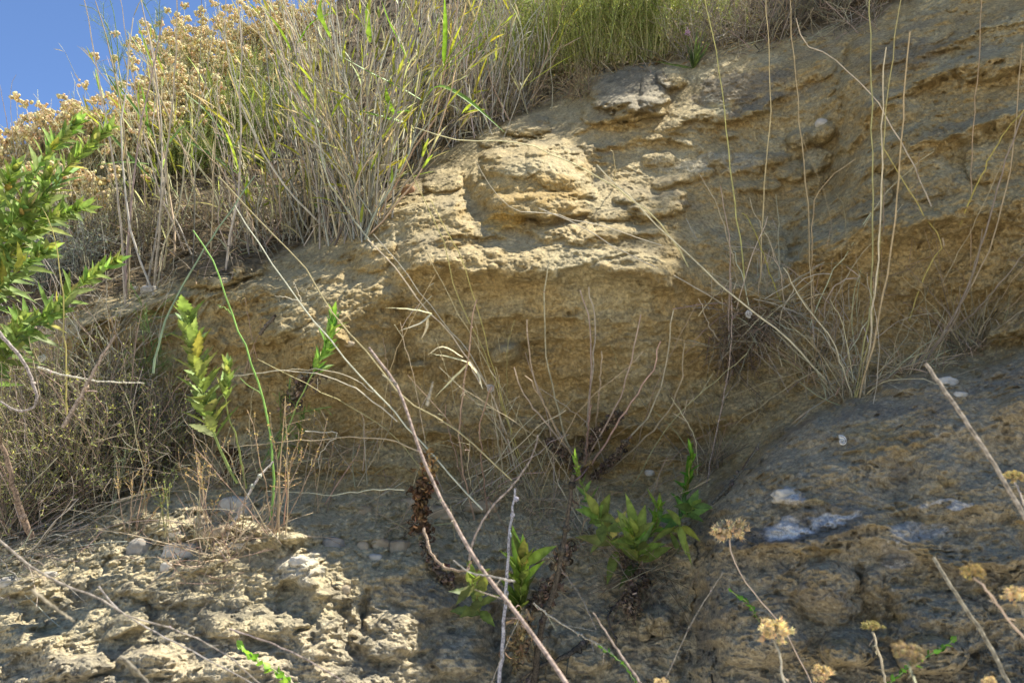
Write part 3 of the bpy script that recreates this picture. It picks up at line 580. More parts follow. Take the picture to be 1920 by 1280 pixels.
def tipA(u0, v0):
    f = rng.random(); u = 470+420*f + rng.normal(0, 45); return u*.85+(u0+ (u0-640)*1.2)*.15, rng.uniform(-120, 230)
bx = np.linspace(560, 760, 12)
reeds('reed_clump', 'big clump of dry grey reeds with yellow green blades beside the yellow rock', (np.array([560,590,620,650,680,700,640,670]), np.array([440,450,452,445,432,415,430,440])), tipA, 150, .0036, ngreen=.75, gl=(.1, .095), c=(.36, .33, .29))
reeds('reed_clump', 'upper part of the reeds, growing behind the big clump and brightly sunlit', (np.array([600,660,700,740,770]), np.array([385,380,360,330,305])), lambda a, b: (a+(a-650)*.9+rng.normal(0, 60), rng.uniform(-150, 130)), 110, .0032, ngreen=.7, gl=(.1, .10), c=(.34, .31, .28))
reeds('reed_clump', 'thin dry reeds rising right of the big clump toward the green shrubs', (np.array([800,850,900,940,980]), np.array([285,262,240,215,205])), lambda a, b: (a+rng.normal(10, 60), rng.uniform(-120, 90)), 120, .003, nleaf=2, ngreen=.10, lean=(-.3, .1), c=(.40, .37, .34))
reeds('cane_clump', 'tall grey canes standing alone left of the big reed clump', (np.array([232,240,290,300,345,395]), np.array([560,575,520,540,500,480])), lambda a, b: (a+rng.uniform(-80, 130), rng.uniform(-80, 120)), 10, .0042, ngreen=.15, gl=(.1, .2), grp='cane clumps')
reeds('cane_clump', 'leafy canes with long green blades in front of the dark hollow', (np.array([270,300,330,380,420,450]), np.array([470,430,420,420,410,450])), lambda a, b: (a+rng.uniform(-170, 90), rng.uniform(60, 240)), 26, .003, ngreen=1, gl=(.1, .17), c=(.30, .28, .21), grp='cane clumps')
reeds('cane_clump', 'short bundle of brown canes left of the big reed clump', (np.array([440,480,520,545]), np.array([470,470,455,450])), lambda a, b: (a+rng.uniform(-110, 30), rng.uniform(120, 330)), 40, .003, ngreen=.25, gl=(.1, .16), c=(.34, .29, .24), grp='cane clumps')
# individually readable canes at the left
def stalk(name, label, cat, pts, r, c, lean=.15, K=16, grp=None, sides=6, mtl=None, t=None, wob=.0012, tip=.35, parts=None):
    P = path(pts, lean, K, wob=wob) if t is None else free(pts, t[0], t[1], K, wob)
    mb = MB(); tube(mb, P, np.linspace(r, r*tip, K)[None], tints(1, c, .06, .03), sides)
    if parts: parts(mb, P)
    o = mb.build(name, mtl or DRY); tag(o, label, cat, grp); return P
def knots(mb, P, n, r, c=(.3, .24, .18)):
    k = rng.integers(1, len(P)-1, n); balls(mb, P[k]+rng.normal(0, r*.3, (n, 3)), r, tints(n, c))
for pts, r, c, lb in [([(235,570),(225,400),(205,250),(180,120),(155,-10)], .0036, GREY, 'tall grey cane curving left to the sky, leftmost of the high canes'),
    ([(290,540),(300,420),(318,250),(330,100),(332,-20)], .0045, (.40,.36,.33), 'thick grey violet cane rising straight beside the fennel'),
    ([(345,470),(290,330),(250,150),(222,-20)], .003, GREY, 'slender pale cane leaning left in front of the everlasting bushes'),
    ([(620,440),(520,330),(450,190),(422,80),(425,-10)], .0036, GREY, 'pale cane leaning far left out of the big reed clump'),
    ([(395,480),(400,350),(405,240),(420,100)], .003, TAN, 'straw cane with a bent tip in front of the olive shrub'),
    ([(24,330),(18,270),(8,200),(-5,140)], .0022, GREY, 'thin dry stem against the sky at the picture edge'),
    ([(55,420),(42,330),(25,260),(20,170),(30,140)], .002, GREY, 'thin upright stem among the leftmost flower heads')]:
    stalk('dry_cane', lb, 'cane', pts, r, c, .25, grp='single canes at the left')
# fennel like stems against the sky
def fennel(pts, label, r=.0035, nb=7, lean=.1, feather=.05):
    P = path(pts, lean, 16); root = thing('fennel', label, 'plant', P[0], 'green fennel stems'); mb = MB(); tube(mb, P, np.linspace(r, r*.4, 16)[None], tints(1, (.16, .24, .10), .05), 6)
    Q = branchlets(P[None], nb, .45, (.06, .16), 6, .3, .15); tube(mb, Q, .0012, tints(nb, (.17, .25, .09)), 4); st_ = mb.build('stem', GST, root)
    mb = MB(); F1 = branchlets(Q, 9, .6, (.02, feather), 4, .2, .2); tube(mb, F1, .0004, tints(len(F1), (.20, .30, .07)), 3); F2 = branchlets(F1, 3, .6, (.01, feather*.5), 3, .2, .2); tube(mb, F2, .0003, tints(len(F2), (.2, .3, .07)), 3); mb.build('feathery_leaves', GST, st_)
fennel([(225,330),(220,200),(205,60),(180,20),(150,10)], 'green fennel stem arching left against the blue sky')
fennel([(240,330),(225,160),(216,40),(200,-20)], 'upright green fennel stem against the sky, second from the left')
fennel([(300,250),(298,120),(285,40),(262,-10)], 'fennel stem with a bend just left of the thick grey cane')
fennel([(330,250),(310,130),(300,60),(300,-20)], 'dark green fennel stem touching the thick grey cane')
# broad grass blades that read one by one
def blade(pts, w_, label, c=(.20, .33, .05), t=None, lean=.2, nr=(0, -.8, .6), grp='broad green blades by the reed clump'):
    P = path(pts, lean, 14, wob=0) if t is None else free(pts, t[0], t[1], 14, 0)
    x = np.linspace(0, 1, 14); mb = MB(); ribbon(mb, P, (w_*np.clip(np.minimum(x*5+.35, (1-x)*2.2), .03, 1))[None], np.array(nr, float)[None], tints(1, c, .06), .22); tag(mb.build('reed_leaf', LEAF), label, 'grass blade', grp)
for pts, w_, lb in [([(795,192),(815,165),(842,168),(885,195),(948,250)], .016, 'long green blade arching right over the dark soil toward the rock'),([(833,120),(836,60),(833,-15)], .016, 'wide green blade standing straight up above the reeds'),
    ([(830,122),(870,70),(925,5)], .010, 'narrow green blade leaning right, uppermost of the fan'),([(826,130),(880,85),(930,40)], .010, 'green blade in the middle of the fan right of the reeds'),([(822,140),(880,100),(940,60)], .009, 'lowest green blade of the fan right of the reeds'),
    ([(790,188),(740,160),(690,135),(630,100)], .011, 'green blade leaning left across the reeds with dark edge'),([(762,232),(720,222),(690,213),(668,206)], .020, 'broad bright blade lying flat across the reed stalks'),([(738,216),(728,190),(722,160)], .014, 'short pointed blade standing on the flat bright one'),
    ([(742,214),(756,210),(770,208)], .018, 'short stub of bright leaf right of the flat blade'),([(694,80),(690,30),(697,-15)], .018, 'yellow green blade upright at the top of the reed clump'),([(770,125),(748,80),(728,40),(715,0)], .014, 'dark green blade leaning left near the picture top'),
    ([(560,80),(590,40),(640,20)], .012, 'yellow blade near the top left of the clump'),([(545,95),(520,50),(495,20)], .012, 'yellow green blade leaning left at the clump top'),([(620,75),(600,30),(605,-10)], .016, 'dark green blade crossing the sky gap in the reeds')]:
    blade(pts, w_, lb, t=(2.35, 2.2))
stalk('reed_shoot', 'green jointed grass stem carrying the fan of broad blades', 'grass', [(765,270),(790,195),(822,140),(850,105)], .0028, (.25,.27,.1), t=(2.5, 2.3), mtl=GST)
for i, (a, b_, c_) in enumerate([((205,140),(290,260),(262,215)),((195,130),(235,215),(220,175)),((262,150),(280,260),(275,205)),((340,170),(420,250),(382,205)),((300,350),(205,250),(250,300)),((175,310),(280,308),(230,305)),((480,350),(345,260),(410,300)),((300,290),(345,235),(322,262)),((560,352),(470,350),(515,350)),((520,320),(400,250),(470,290))]):
    blade([b_, c_, a], .010, ['dark green blade crossing the bushes, longest one','narrow blade beside the longest dark one','upright thin blade in front of the fennel','blade sloping right across the olive shrub','blade sloping down right into the dark hollow','yellow blade lying level over the dark hollow','long blade sloping down toward the reed clump','short pale blade in the cane bundle','level green blade at the foot of the reed clump','lower blade reaching the reed clump from the left'][i], (.14, .24, .05), t=(2.7, 2.6), grp='green blades of the canes')
# dry brush
def brush(name, label, spots, n, Lr, c, r=.0011, d0=(0, -.25, .8), sp=.5, lv=3, lc=(.3, .27, .16), lsz=.012, per=5, parent=None, grp=None):
    bs = np.array([on(u, v) for u, v in spots]); root = thing(name, label, 'dry bush', bs.mean(0), grp); mb = MB(); b = bs[rng.integers(len(bs), size=n)] + rng.normal(0, .02, (n, 3))
    P = spray(b, n, d0, sp, Lr, .3, 7, -.05); tube(mb, P, np.linspace(r*1.2, r*.6, 7)[None]*rng.uniform(.6, 1.4, (n, 1)), tints(n, c, .28), 4)
    Q = branchlets(P, per, .6, (.02, .08), 4, .25, .3); tube(mb, Q, r*.5, tints(len(Q), c, .28), 3); mb.build('twigs', DRY, root)
    if lv: mb = MB(); leaves_on(mb, Q, lv, lsz, lsz*.28, 45, lc, 3, .1, 1, fold=.1, var=.3); mb.build('small_leaves', STRAW, root)
    return P
brush('dry_bush', 'dark tangle of dry twigs on the soil between reeds and boulder', [(850,250),(900,235),(950,215),(1000,195)], 150, (.06, .18), (.30,.25,.20), grp='dry thickets on the slope')
brush('dry_bush', 'greyish dry thicket right of the green shrubs at the picture top', [(1300,110),(1350,85),(1400,75),(1450,60),(1500,45),(1550,30)], 260, (.10, .34), (.30,.26,.23), grp='dry thickets on the slope')
brush('dry_bush', 'dry brown brush behind the boulder at the edge of the slope', [(1085,185),(1095,178)], 40, (.04, .12), (.33,.26,.19), grp='dry thickets on the slope')
brush('dry_bush', 'pale twiggy brush above the cliff at the upper right', [(1500,40),(1580,20),(1640,-10)], 120, (.10, .3), (.30,.27,.24), grp='dry thickets on the slope')
brush('dry_bush', 'violet grey tangle under the canes above the left bench', [(150,500),(200,480),(260,480),(330,440),(400,420),(470,430),(540,410)], 200, (.06, .2), (.22,.19,.165), grp='dry thickets on the slope')
brush('dry_bush', 'small dark twiggy tangle hanging on the face, caught on the budded stem', [(1350,640),(1400,615),(1370,690),(1380,650)], 170, (.03, .13), (.20,.16,.13), .0011, (0, -.5, .2), .9, 3, (.22,.18,.12), .008, grp='dry thickets on the slope')
brush('dry_bush', 'blue grey wormwood like tuft behind the lowest leafy shoot', [(110,520),(160,510),(90,540)], 120, (.08, .2), (.27,.28,.27), lc=(.26,.29,.27), lv=5, grp='dry thickets on the slope')

# unseen dry growth added beside the sun blocking rock to break up its shade edge
root = thing('dry_bush', 'unseen dry bush added to break up the edge of the cast shade', 'dry bush', (1.62, 2.7, 4.2)); mb = MB(); n = 260; b = np.stack([rng.uniform(1.5, 1.75, n), rng.uniform(2.0, 3.4, n), rng.uniform(4.0, 4.45, n)], -1); P = spray(b, n, (-1, -.2, .2), .6, (.08, .34), .3, 7, -.2); tube(mb, P, np.linspace(.003, .0012, 7)[None], tints(n, (.3, .25, .2)), 3); Q = branchlets(P, 5, .6, (.03, .1)); tube(mb, Q, .0012, tints(len(Q), (.3, .25, .2)), 3); mb.build('twigs', DRY, root)
mb = MB(); leaves_on(mb, Q, 5, .03, .010, 45, (.25, .28, .12), 4, .1, 1, fold=.1, var=.3); mb.build('small_leaves', STRAW, root)
# ---------------- leafy sticky fleabane plants
def fleabane(label, stems, per=24, L_=.07, W_=.014, ang=48, droop=.1, c=INU, serr=.0, K=8, t=None, lean=.15, lo=.12, dead=0, r=.0026, grp='leafy green plants', up=.1, cup=0., name='leafy_plant', hi=1., taper=.55, fold=.16):
    Ps = []
    for s_ in stems:
        Ps.append(path(s_, lean, 14) if t is None else free(s_, t[0], t[1], 14, .001))
    root = thing(name, label, 'plant', Ps[0][0], grp); mb = MB()
    for P in Ps: tube(mb, P, np.linspace(r, r*.45, 14)[None], tints(1, (.24, .30, .10), .05), 6)
    mb.build('stem', GST, root); mb = MB()
    for P in Ps: leaves_on(mb, P, per//3, L_*.6, W_*.8, ang*.6, tuple(np.array(c)*1.25), K, hi*.75, hi, droop*.3, fold=fold, serr=serr, taper=0, up=up, hue=.1); leaves_on(mb, P, per, L_, W_, ang, c, K, lo, hi, droop, fold=fold, serr=serr, taper=taper, up=up, cup=cup, hue=.08, var=.14)
    mb.build('leaves', LEAF, root)
    if dead:
        mb = MB()
        for P in Ps: leaves_on(mb, P, dead, L_*.6, W_*.8, 95, (.11, .07, .045), 7, 0, lo+.1, .5, fold=.4, taper=0, var=.35, cup=.5)
        mb.build('dead_leaves', STRAW, root)
    return root
G1 = 'bright leafy stems at the left edge'
for st, lb, per in [([(-60,620),(-10,520),(60,420),(130,310),(200,245)], 'long leafy shoot reaching up right, longest of the bright plant', 42), ([(-60,560),(0,450),(50,350),(100,275),(143,232)], 'leafy shoot with the highest tip at the left edge', 40), ([(-60,720),(20,650),(100,580),(160,525),(215,492)], 'lowest leafy shoot pointing right over the bench', 34),
    ([(-60,600),(0,490),(60,435),(110,405),(152,390)], 'leafy shoot in the middle, its tip above the blue grey tuft', 34), ([(-60,700),(0,640),(60,610),(115,575)], 'short leafy shoot near the lower leafy branch', 26), ([(-60,500),(-20,420),(10,360),(25,320)], 'leafy shoot cut by the left picture edge', 26),
    ([(-60,640),(-20,560),(40,500),(85,470)], 'yellowish leafy shoot low inside the bright plant', 28), ([(-60,760),(-20,700),(20,650),(40,600)], 'shaded leafy shoot at the foot of the bright plant', 26),([(-40,560),(20,480),(70,390),(90,330)], 'dense leafy shoot between the two tallest ones', 32), ([(-60,520),(-10,450),(20,420),(60,380)], 'broad leaved shoot in front of the bright plant', 24)]:
    fleabane(lb, [st], int(per*1.45), .092, .0175, 56, .12, (.21, .295, .09), .08, 12, t=(1.95, 1.78), grp=G1)
fleabane('upright plant with toothed yellow green leaves on the left of the hollow', [[(445,905),(415,850),(392,780),(375,700),(352,595)]], 50, .084, .028, 52, .14, (.22, .29, .10), .22, 14, t=(1.72, 1.68), lo=.3, dead=0, r=.0034, taper=.3)
fleabane('small side rosette with brown curled leaves right of the toothed plant', [[(462,915),(445,830),(425,760),(427,690)]], 24, .048, .014, 50, .05, (.26, .33, .11), .15, 11, t=(1.72, 1.70), lo=.74, taper=.2)
fleabane('green tuft on a bent brown stem in front of the buttress', [[(520,860),(552,770),(585,700),(612,650),(625,592)]], 34, .06, .014, 42, .05, (.19, .33, .07), .1, 10, t=(1.86, 1.80), lo=.58, taper=.3)
fleabane('dim green shoot low in the hollow behind the fennel stem', [[(560,850),(562,810),(568,775)]], 10, .04, .011, 50, .05, (.13, .22, .05), 0, 8, lean=.05, lo=.1)
G2 = 'leafy plants low in the shade'
fleabane('tall thin leafy shoot with a bright tip below the dead stems', [[(1150,1010),(1120,960),(1092,910),(1080,860)]], 20, .05, .010, 40, .05, (.18, .30, .06), .05, 10, lean=.22, lo=.15, grp=G2)
fleabane('left rosette with broad level leaves on the dark ledge', [[(1165,1040),(1140,1000),(1120,965)]], 12, .09, .025, 78, .10, (.20, .26, .06), .05, 10, lean=.22, lo=.1, grp=G2, taper=.2)
fleabane('middle rosette with broad upright leaves on the dark ledge', [[(1200,1060),(1194,1030),(1190,1000)]], 22, .088, .022, 40, .1, (.20, .27, .07), .05, 10, lean=.24, lo=.1, grp=G2, taper=.1, up=.35)
fleabane('narrow upright tuft behind the middle rosette', [[(1215,1010),(1232,975),(1240,950)]], 16, .06, .011, 26, .0, (.18, .30, .045), 0, 9, lean=.18, lo=.1, grp=G2, taper=.1)
fleabane('tallest bright green column of narrow leaves right of the rosettes', [[(1275,965),(1285,930),(1292,890),(1298,850)]], 30, .052, .010, 30, .0, (.12, .27, .03), 0, 9, lean=.16, lo=.1, grp=G2, taper=.3)
fleabane('level pale leaves spreading right beside the dark stem', [[(1265,980),(1285,965),(1300,950)]], 10, .062, .018, 80, .05, (.14, .24, .05), 0, 9, lean=.16, lo=.1, grp=G2, taper=.1)
fleabane('drooping olive leaves under the rosettes', [[(1250,1000),(1265,992),(1280,985)]], 8, .062, .015, 80, .7, (.2, .24, .05), 0, 9, lean=.2, lo=.1, grp=G2, taper=.1, up=-.2)
fleabane('dense upright tuft of long leaves beside the blue grey stick', [[(975,1165),(976,1110),(982,1050)]], 26, .105, .021, 18, .0, (.19, .27, .06), 0, 10, lean=.22, lo=.1, grp=G2, taper=.1)
fleabane('spreading rosette with one pale lobed leaf left of the stick', [[(905,1160),(893,1125),(886,1085)]], 14, .065, .02, 55, .1, (.2, .27, .07), .12, 11, lean=.2, lo=.1, grp=G2, taper=.2)
# dead curled leaves hanging in clusters
def dead_cluster(label, pts, n, L_=.03, t=None, lean=.15, c=(.17, .13, .11), nm='dead_leaf_cluster'):
    P = path(pts, lean, 12) if t is None else free(pts, t[0], t[1], 12, .001); mb = MB(); tube(mb, P, .0022, tints(1, (.14, .1, .07)), 5)
    q = stem_pts(P, n*2); curls(mb, q+rng.normal(0, L_*.25, q.shape), L_, .0075, c); q = stem_pts(P, n); curls(mb, q+rng.normal(0, L_*.2, q.shape), L_*.7, .004, tuple(np.array(c)*2.2), (.3, .9))
    tag(mb.build(nm, STRAW), label, 'dead leaves', 'clusters of dead curled leaves')
dead_cluster('dark curled dead leaves below the green tuft on the bent stem', [(545,760),(555,735),(575,715),(592,700)], 34, .04, (1.88, 1.86))
dead_cluster('big brown ball of dead leaves hanging beside the long foreground branch', [(800,1000),(785,960),(790,925),(800,900)], 60, .032, (1.72, 1.7), c=(.12, .07, .04))
dead_cluster('dead grey leaves on the curved twig under the brown ball', [(795,1000),(805,1040),(830,1075),(850,1100)], 40, .025, (1.7, 1.68))
dead_cluster('tan curled leaf strip above the brown ball of dead leaves', [(795,895),(812,875),(800,855)], 12, .035, (1.74, 1.72), c=(.3, .19, .09))
dead_cluster('black curled leaves at the foot of the dead plant, left branch', [(1090,885),(1060,855),(1030,825)], 60, .022)
dead_cluster('black curled leaves on the upright branch of the dead plant', [(1095,880),(1100,840),(1130,800),(1165,775)], 90, .022)
dead_cluster('black crusted twig of curled leaves right of the dead plant', [(1110,895),(1150,860),(1175,825)], 60, .018)
dead_cluster('mat of dead leaves hanging under the green rosettes', [(1170,1050),(1200,1075),(1180,1120),(1185,1150)], 70, .03)
dead_cluster('dead leaves between the green tuft and the ledge', [(1000,1140),(1040,1090),(1060,1020)], 60, .03)
dead_cluster('curled pale dead leaves below the green tuft beside the stick', [(970,1250),(975,1200),(985,1160)], 30, .04, c=(.2,.15,.10))
dead_cluster('rusty curled leaves under the toothed plant', [(455,915),(440,880),(430,840)], 44, .04, (1.93, 1.9), c=(.13, .08, .045))
# dead many stemmed plant in front of the hollow
root = thing('dead_plant', 'dead plant with bare upright reddish stems in front of the hollow', 'dead plant', on(1085, 890)); 
for s_ in [[(1090,890),(1060,820),(1040,740),(1024,670),(1022,560),(1029,488)],[(1092,890),(1103,790),(1108,700),(1104,600),(1088,545)],[(1100,800),(1112,680),(1115,600),(1104,538)],[(1080,860),(1020,790),(985,740),(963,688)],[(1078,850),(1030,780),(1000,700),(987,600)],[(1085,870),(1040,800),(1010,740),(985,705)],
    [(1100,860),(1150,770),(1180,690),(1200,590)],[(1110,870),(1160,790),(1220,700),(1237,640)],[(1120,880),(1200,800),(1240,720),(1262,582)],[(1140,885),(1240,790),(1275,720),(1283,642)],[(1118,800),(1124,730),(1128,660)],[(1098,870),(1100,830),(1108,760)]]:
    P = path(s_, .42, 16); mb = MB(); tube(mb, P, np.linspace(.0030, .0014, 16)[None], tints(1, (.50, .41, .36), .12), 5); knots(mb, P, 6, .0022); mb.build('stem', DRY, root)
# dry grass stems, each a thing
GS = 'dry grass stems across the cliff'
def gs(label, pts, r=.0013, c=PALE, t=None, lean=.12, K=18, tip=.5, grp=GS, leaf=0, cat='straw', name='dry_straw', kn=0, mtl=None):
    def pr(mb, P):
        if kn: knots(mb, P, kn, r*1.3)
        if leaf: leaves_on(mb, P, leaf, .08, .0032, 35, PALE, 6, .3, .9, .25, fold=.2, taper=.2)
    return stalk(name, label, cat, pts, r*(.72 if r > .0024 else 1.22), c, lean, K, grp, 5, mtl, t, .0014, tip, pr)
gs('long straight pale stem crossing the buttress from upper left', [(905,955),(802,842),(762,799),(655,681),(564,567),(490,465),(440,385)], .0019, PALE, (1.78, 1.72))
gs('yellowish stem parallel above the long pale one', [(960,900),(850,800),(760,750),(693,665),(625,590),(560,490),(490,420),(410,330)], .0017, (.52,.45,.26), (1.75, 1.7))
gs('short side twig of the long pale stem', [(566,565),(545,560),(515,554)], .001, PALE, (1.74, 1.72)); gs('second short side twig of the long pale stem', [(566,565),(556,545),(549,528)], .001, PALE, (1.74, 1.72))
gs('level arching straw crossing left of the hollow, upper one', [(745,790),(690,745),(620,708),(540,695),(430,704)], .0014, PALE, (1.78, 1.75)); gs('thin level straw just above the upper arching one', [(700,735),(640,700),(560,692),(480,700)], .001, PALE, (1.8, 1.78))
gs('level straw crossing the hollow floor, end turned down', [(812,880),(795,850),(740,828),(690,820),(600,822),(440,838)], .0014, TAN, (1.76, 1.74)); gs('straight level straw low over the rubble', [(758,918),(700,919),(620,926),(500,920)], .0012, PALE, (1.7, 1.75))
gs('short forked straw on the left of the hollow', [(572,808),(600,810),(632,814),(600,850),(600,880)], .0012, PALE, (1.8, 1.78))
gs('tall smooth green stem rising from the apron, bent left', [(508,1010),(512,930),(510,840),(492,745),(462,655),(440,598),(400,490),(362,432)], .0024, (.22,.38,.10), (1.7, 1.8), mtl=GST, cat='green stem', name='green_stalk', grp='green stems')
gs('short green side branch near the top of the tall green stem', [(438,590),(425,580),(408,572)], .0014, (.25,.4,.1), (1.79, 1.78), mtl=GST, cat='green stem', name='green_stalk', grp='green stems')
gs('long green side branch low on the tall green stem', [(510,840),(495,750),(470,725),(450,708)], .0012, (.25,.4,.12), (1.77, 1.76), mtl=GST, cat='green stem', name='green_stalk', grp='green stems')
gs('blue green stem curving up from the dry shrub', [(287,700),(300,630),(330,560),(370,490),(410,430),(440,385),(478,330)], .0024, (.24,.33,.22), (1.8, 1.9), mtl=GST, cat='green stem', name='green_stalk', grp='green stems')
gs('yellow green upright stalk in front of the leafy shoots', [(125,800),(124,700),(120,600),(112,500),(100,440),(80,390)], .0015, (.42,.38,.14), (1.7, 1.7), grp='green stems')
gs('thick reddish dead stem with nodes left of the hollow centre', [(890,975),(865,860),(866,760),(878,660),(893,560)], .0023, (.36,.27,.22), lean=.36, kn=14)
gs('second reddish dead stem, with the snail, left of centre', [(917,970),(903,870),(902,790),(915,745),(922,722)], .002, (.36,.27,.22), lean=.36, kn=8)
gs('short reddish dead stem left of the thick one', [(872,920),(850,840),(838,790),(833,758)], .0018, (.36,.27,.22), lean=.18, kn=6)
gs('pale branching straw from the hollow up to the shelf', [(975,900),(945,800),(920,735),(890,690),(840,620),(790,570),(740,500),(690,450)], .0022, PALE, lean=.3)
gs('pale straw close beside the branching one', [(960,880),(930,760),(880,660),(845,620),(800,560),(735,480),(700,440)], .0014, PALE, lean=.3); gs('thin straw ending on the sunlit shelf', [(990,900),(950,780),(915,650),(890,560),(868,490),(835,430),(808,375)], .0014, (.5,.47,.2), lean=.3)
gs('yellow straw rising past the shelf to the reeds', [(985,900),(935,740),(900,640),(860,560),(830,450),(790,360),(760,300)], .0015, (.5,.45,.2), lean=.3)
gs('straw leaning right of the snail stem', [(960,920),(945,840),(925,760),(905,690),(890,600)], .0012, TAN, lean=.25)
for k, (a, b_, c_) in enumerate([((810,588),(770,580),(723,577)),((810,588),(790,605),(748,621)),((802,596),(800,615),(790,635)),((880,680),(850,672),(808,662)),((880,680),(850,710),(816,745)),((878,682),(895,700),(905,730)),((868,670),(830,650),(802,665)),((880,678),(890,700),(900,720))]):
    P = free([a, b_, c_], 1.78, 1.76, 8, .0005); mb = MB(); ribbon(mb, P, (.0062*np.array([.5,.9,1,1,.9,.7,.4,.1]))[None], np.array([[.2, -.6, .8]]), tints(1, (.66,.60,.48), .1), .2)
    tag(mb.build('dry_leaf', STRAW), ['level dry blade at the upper fork of the straw','white dry blade pointing down left at the upper fork','short curled blade under the upper fork','level pale blade at the lower fork','longest white blade pointing down left at the lower fork','small blade right of the lower fork','thin arched blade left of the lower fork','tiny curled blade under the lower fork'][k], 'dry leaf', 'dry leaves on the straws')
for lb, pts, r, c in [('dead twig left of the hollow beside the bent stem', [(735,800),(730,700),(722,660),(717,632)], .0011, (.3,.23,.2)),('thin twig rising to the nub of rock', [(952,800),(950,700),(952,650),(965,600)], .0011, (.42,.36,.2)),('thin stem left of the small nub of rock', [(945,690),(940,670),(932,625)], .0009, TAN),
    ('thin straw from the hollow floor to the shelf lip', [(1040,930),(980,800),(890,640),(845,560),(800,470)], .001, TAN),('pale stem crossing behind the snail', [(795,730),(795,700),(796,650)], .001, TAN),('leaning straw crossing the hollow floor', [(840,920),(940,860),(1010,800),(1060,770)], .0011, PALE),
    ('fine stem bending right at the hollow floor', [(1000,930),(1080,780),(1160,700),(1210,660)], .001, TAN),('dry yellow stem bent over the knob of rock', [(1290,500),(1240,420),(1150,350),(1060,300),(1000,275),(930,265),(855,262),(780,240)], .0016, (.60,.52,.32)),('short upright twig above the bent yellow stem', [(1152,348),(1152,300),(1145,277)], .0012, (.55,.45,.3)),
    ('thin curved straw lying over the ledge', [(1240,460),(1150,430),(1050,405),(960,390),(915,340),(890,300)], .0011, PALE),('long pale stem from the right tangle over the shelf lip', [(1440,600),(1365,574),(1270,520),(1179,478),(1080,420),(1010,390)], .0015, PALE),('long pale stem reaching the shelf from the right clump', [(1570,735),(1471,631),(1400,575),(1340,524),(1261,450),(1180,370),(1120,310)], .002, PALE),
    ('pale stem crossing the long one above the tangle', [(1362,660),(1330,610),(1310,560)], .0015, PALE),('twig with small buds above the tangle', [(1365,640),(1369,520),(1366,440),(1350,350)], .0016, (.42,.36,.34)),('pale bare twig pointing at the grey block', [(1378,500),(1350,400),(1310,325)], .0015, (.55,.5,.45)),
    ('yellow green stem leaning left above the tangle', [(1465,570),(1440,500),(1410,420),(1393,400)], .0012, (.5,.48,.14)),('pale stem leaning left above the yellow one', [(1470,530),(1450,470),(1415,400),(1405,370)], .0013, PALE)]:
    gs(lb, pts, r, c, lean=.34)
# stems hanging or standing before the right part of the cliff
for lb, pts, r, c in [('tall yellow green stem before the smooth face', [(1400,640),(1392,480),(1374,350),(1362,240),(1345,110),(1318,-20)], .0017, (.46,.45,.18)),('straight upright straw right of the smooth face', [(1420,640),(1428,480),(1434,330),(1445,220),(1442,100),(1437,-20)], .0016, (.50,.43,.27)),
    ('reddish tall stem beside the crack', [(1530,700),(1520,560),(1516,400),(1500,230),(1487,100),(1482,-20)], .0017, (.40,.30,.22)),('long straw arching over the crack from upper left', [(1770,460),(1740,370),(1690,270),(1640,185),(1560,110),(1510,80),(1492,35)], .0017, (.5,.43,.36)),
    ('thickest yellow green stem of the right clump', [(1603,745),(1620,650),(1635,520),(1636,330),(1634,120),(1630,-20)], .0030, (.38,.36,.18)),('second yellow stem of the right clump, leaning right', [(1606,745),(1636,600),(1650,430),(1660,220),(1680,60),(1692,-20)], .0026, (.40,.36,.18)),
    ('tan stem of the right clump beside the yellow pair', [(1612,745),(1655,560),(1680,400),(1692,240),(1706,60)], .0022, (.5,.4,.26)),('bright straw with open tip by the yellow pair', [(1620,740),(1640,560),(1652,400),(1655,200),(1660,90)], .002, (.55,.5,.4)),
    ('dark stem leaning right at the picture edge', [(1735,680),(1800,570),(1850,430),(1890,290),(1930,180)], .0024, (.26,.22,.18)),('tan stem leaning right above the dark one', [(1745,665),(1830,520),(1870,420),(1900,280),(1915,80)], .0018, (.42,.34,.24)),
    ('yellow stem bent at the knee, right of the clump', [(1705,600),(1740,500),(1765,460),(1730,400),(1650,270)], .0017, (.47,.44,.16)),('yellow stem rising to the right picture edge', [(1800,420),(1830,350),(1870,270),(1925,200)], .0017, (.47,.42,.16)),('grey stem forking above the right ledge', [(1790,620),(1850,560),(1925,470)], .002, (.36,.33,.28)),
    ('thin vertical straw near the right picture edge', [(1820,500),(1822,300),(1835,120),(1840,-20)], .0013, (.42,.33,.25)),('straw leaning left from the right clump', [(1598,745),(1560,640),(1500,560),(1470,500)], .0015, PALE),('curved white straw left of the right clump', [(1545,620),(1550,560),(1580,525),(1612,520),(1585,500)], .0015, (.6,.55,.5)),
    ('arched dry blade above the right tangle', [(1470,640),(1462,600),(1490,540),(1530,515),(1560,516)], .0014, (.6,.55,.5)),('brownish stem with bent top left of the yellow pair', [(1528,620),(1522,450),(1530,370),(1560,330),(1600,300)], .0013, (.45,.36,.25)),
    ('thin stem crossing the upper right ledges', [(1750,560),(1800,470),(1870,330),(1900,260)], .0012, TAN),('dark twig with a seed head at its top', [(1700,700),(1790,600),(1835,470),(1840,430)], .0018, (.2,.17,.15))]:
    gs(lb, pts, r, c, lean=.28, K=20, grp='stems before the right part of the cliff')
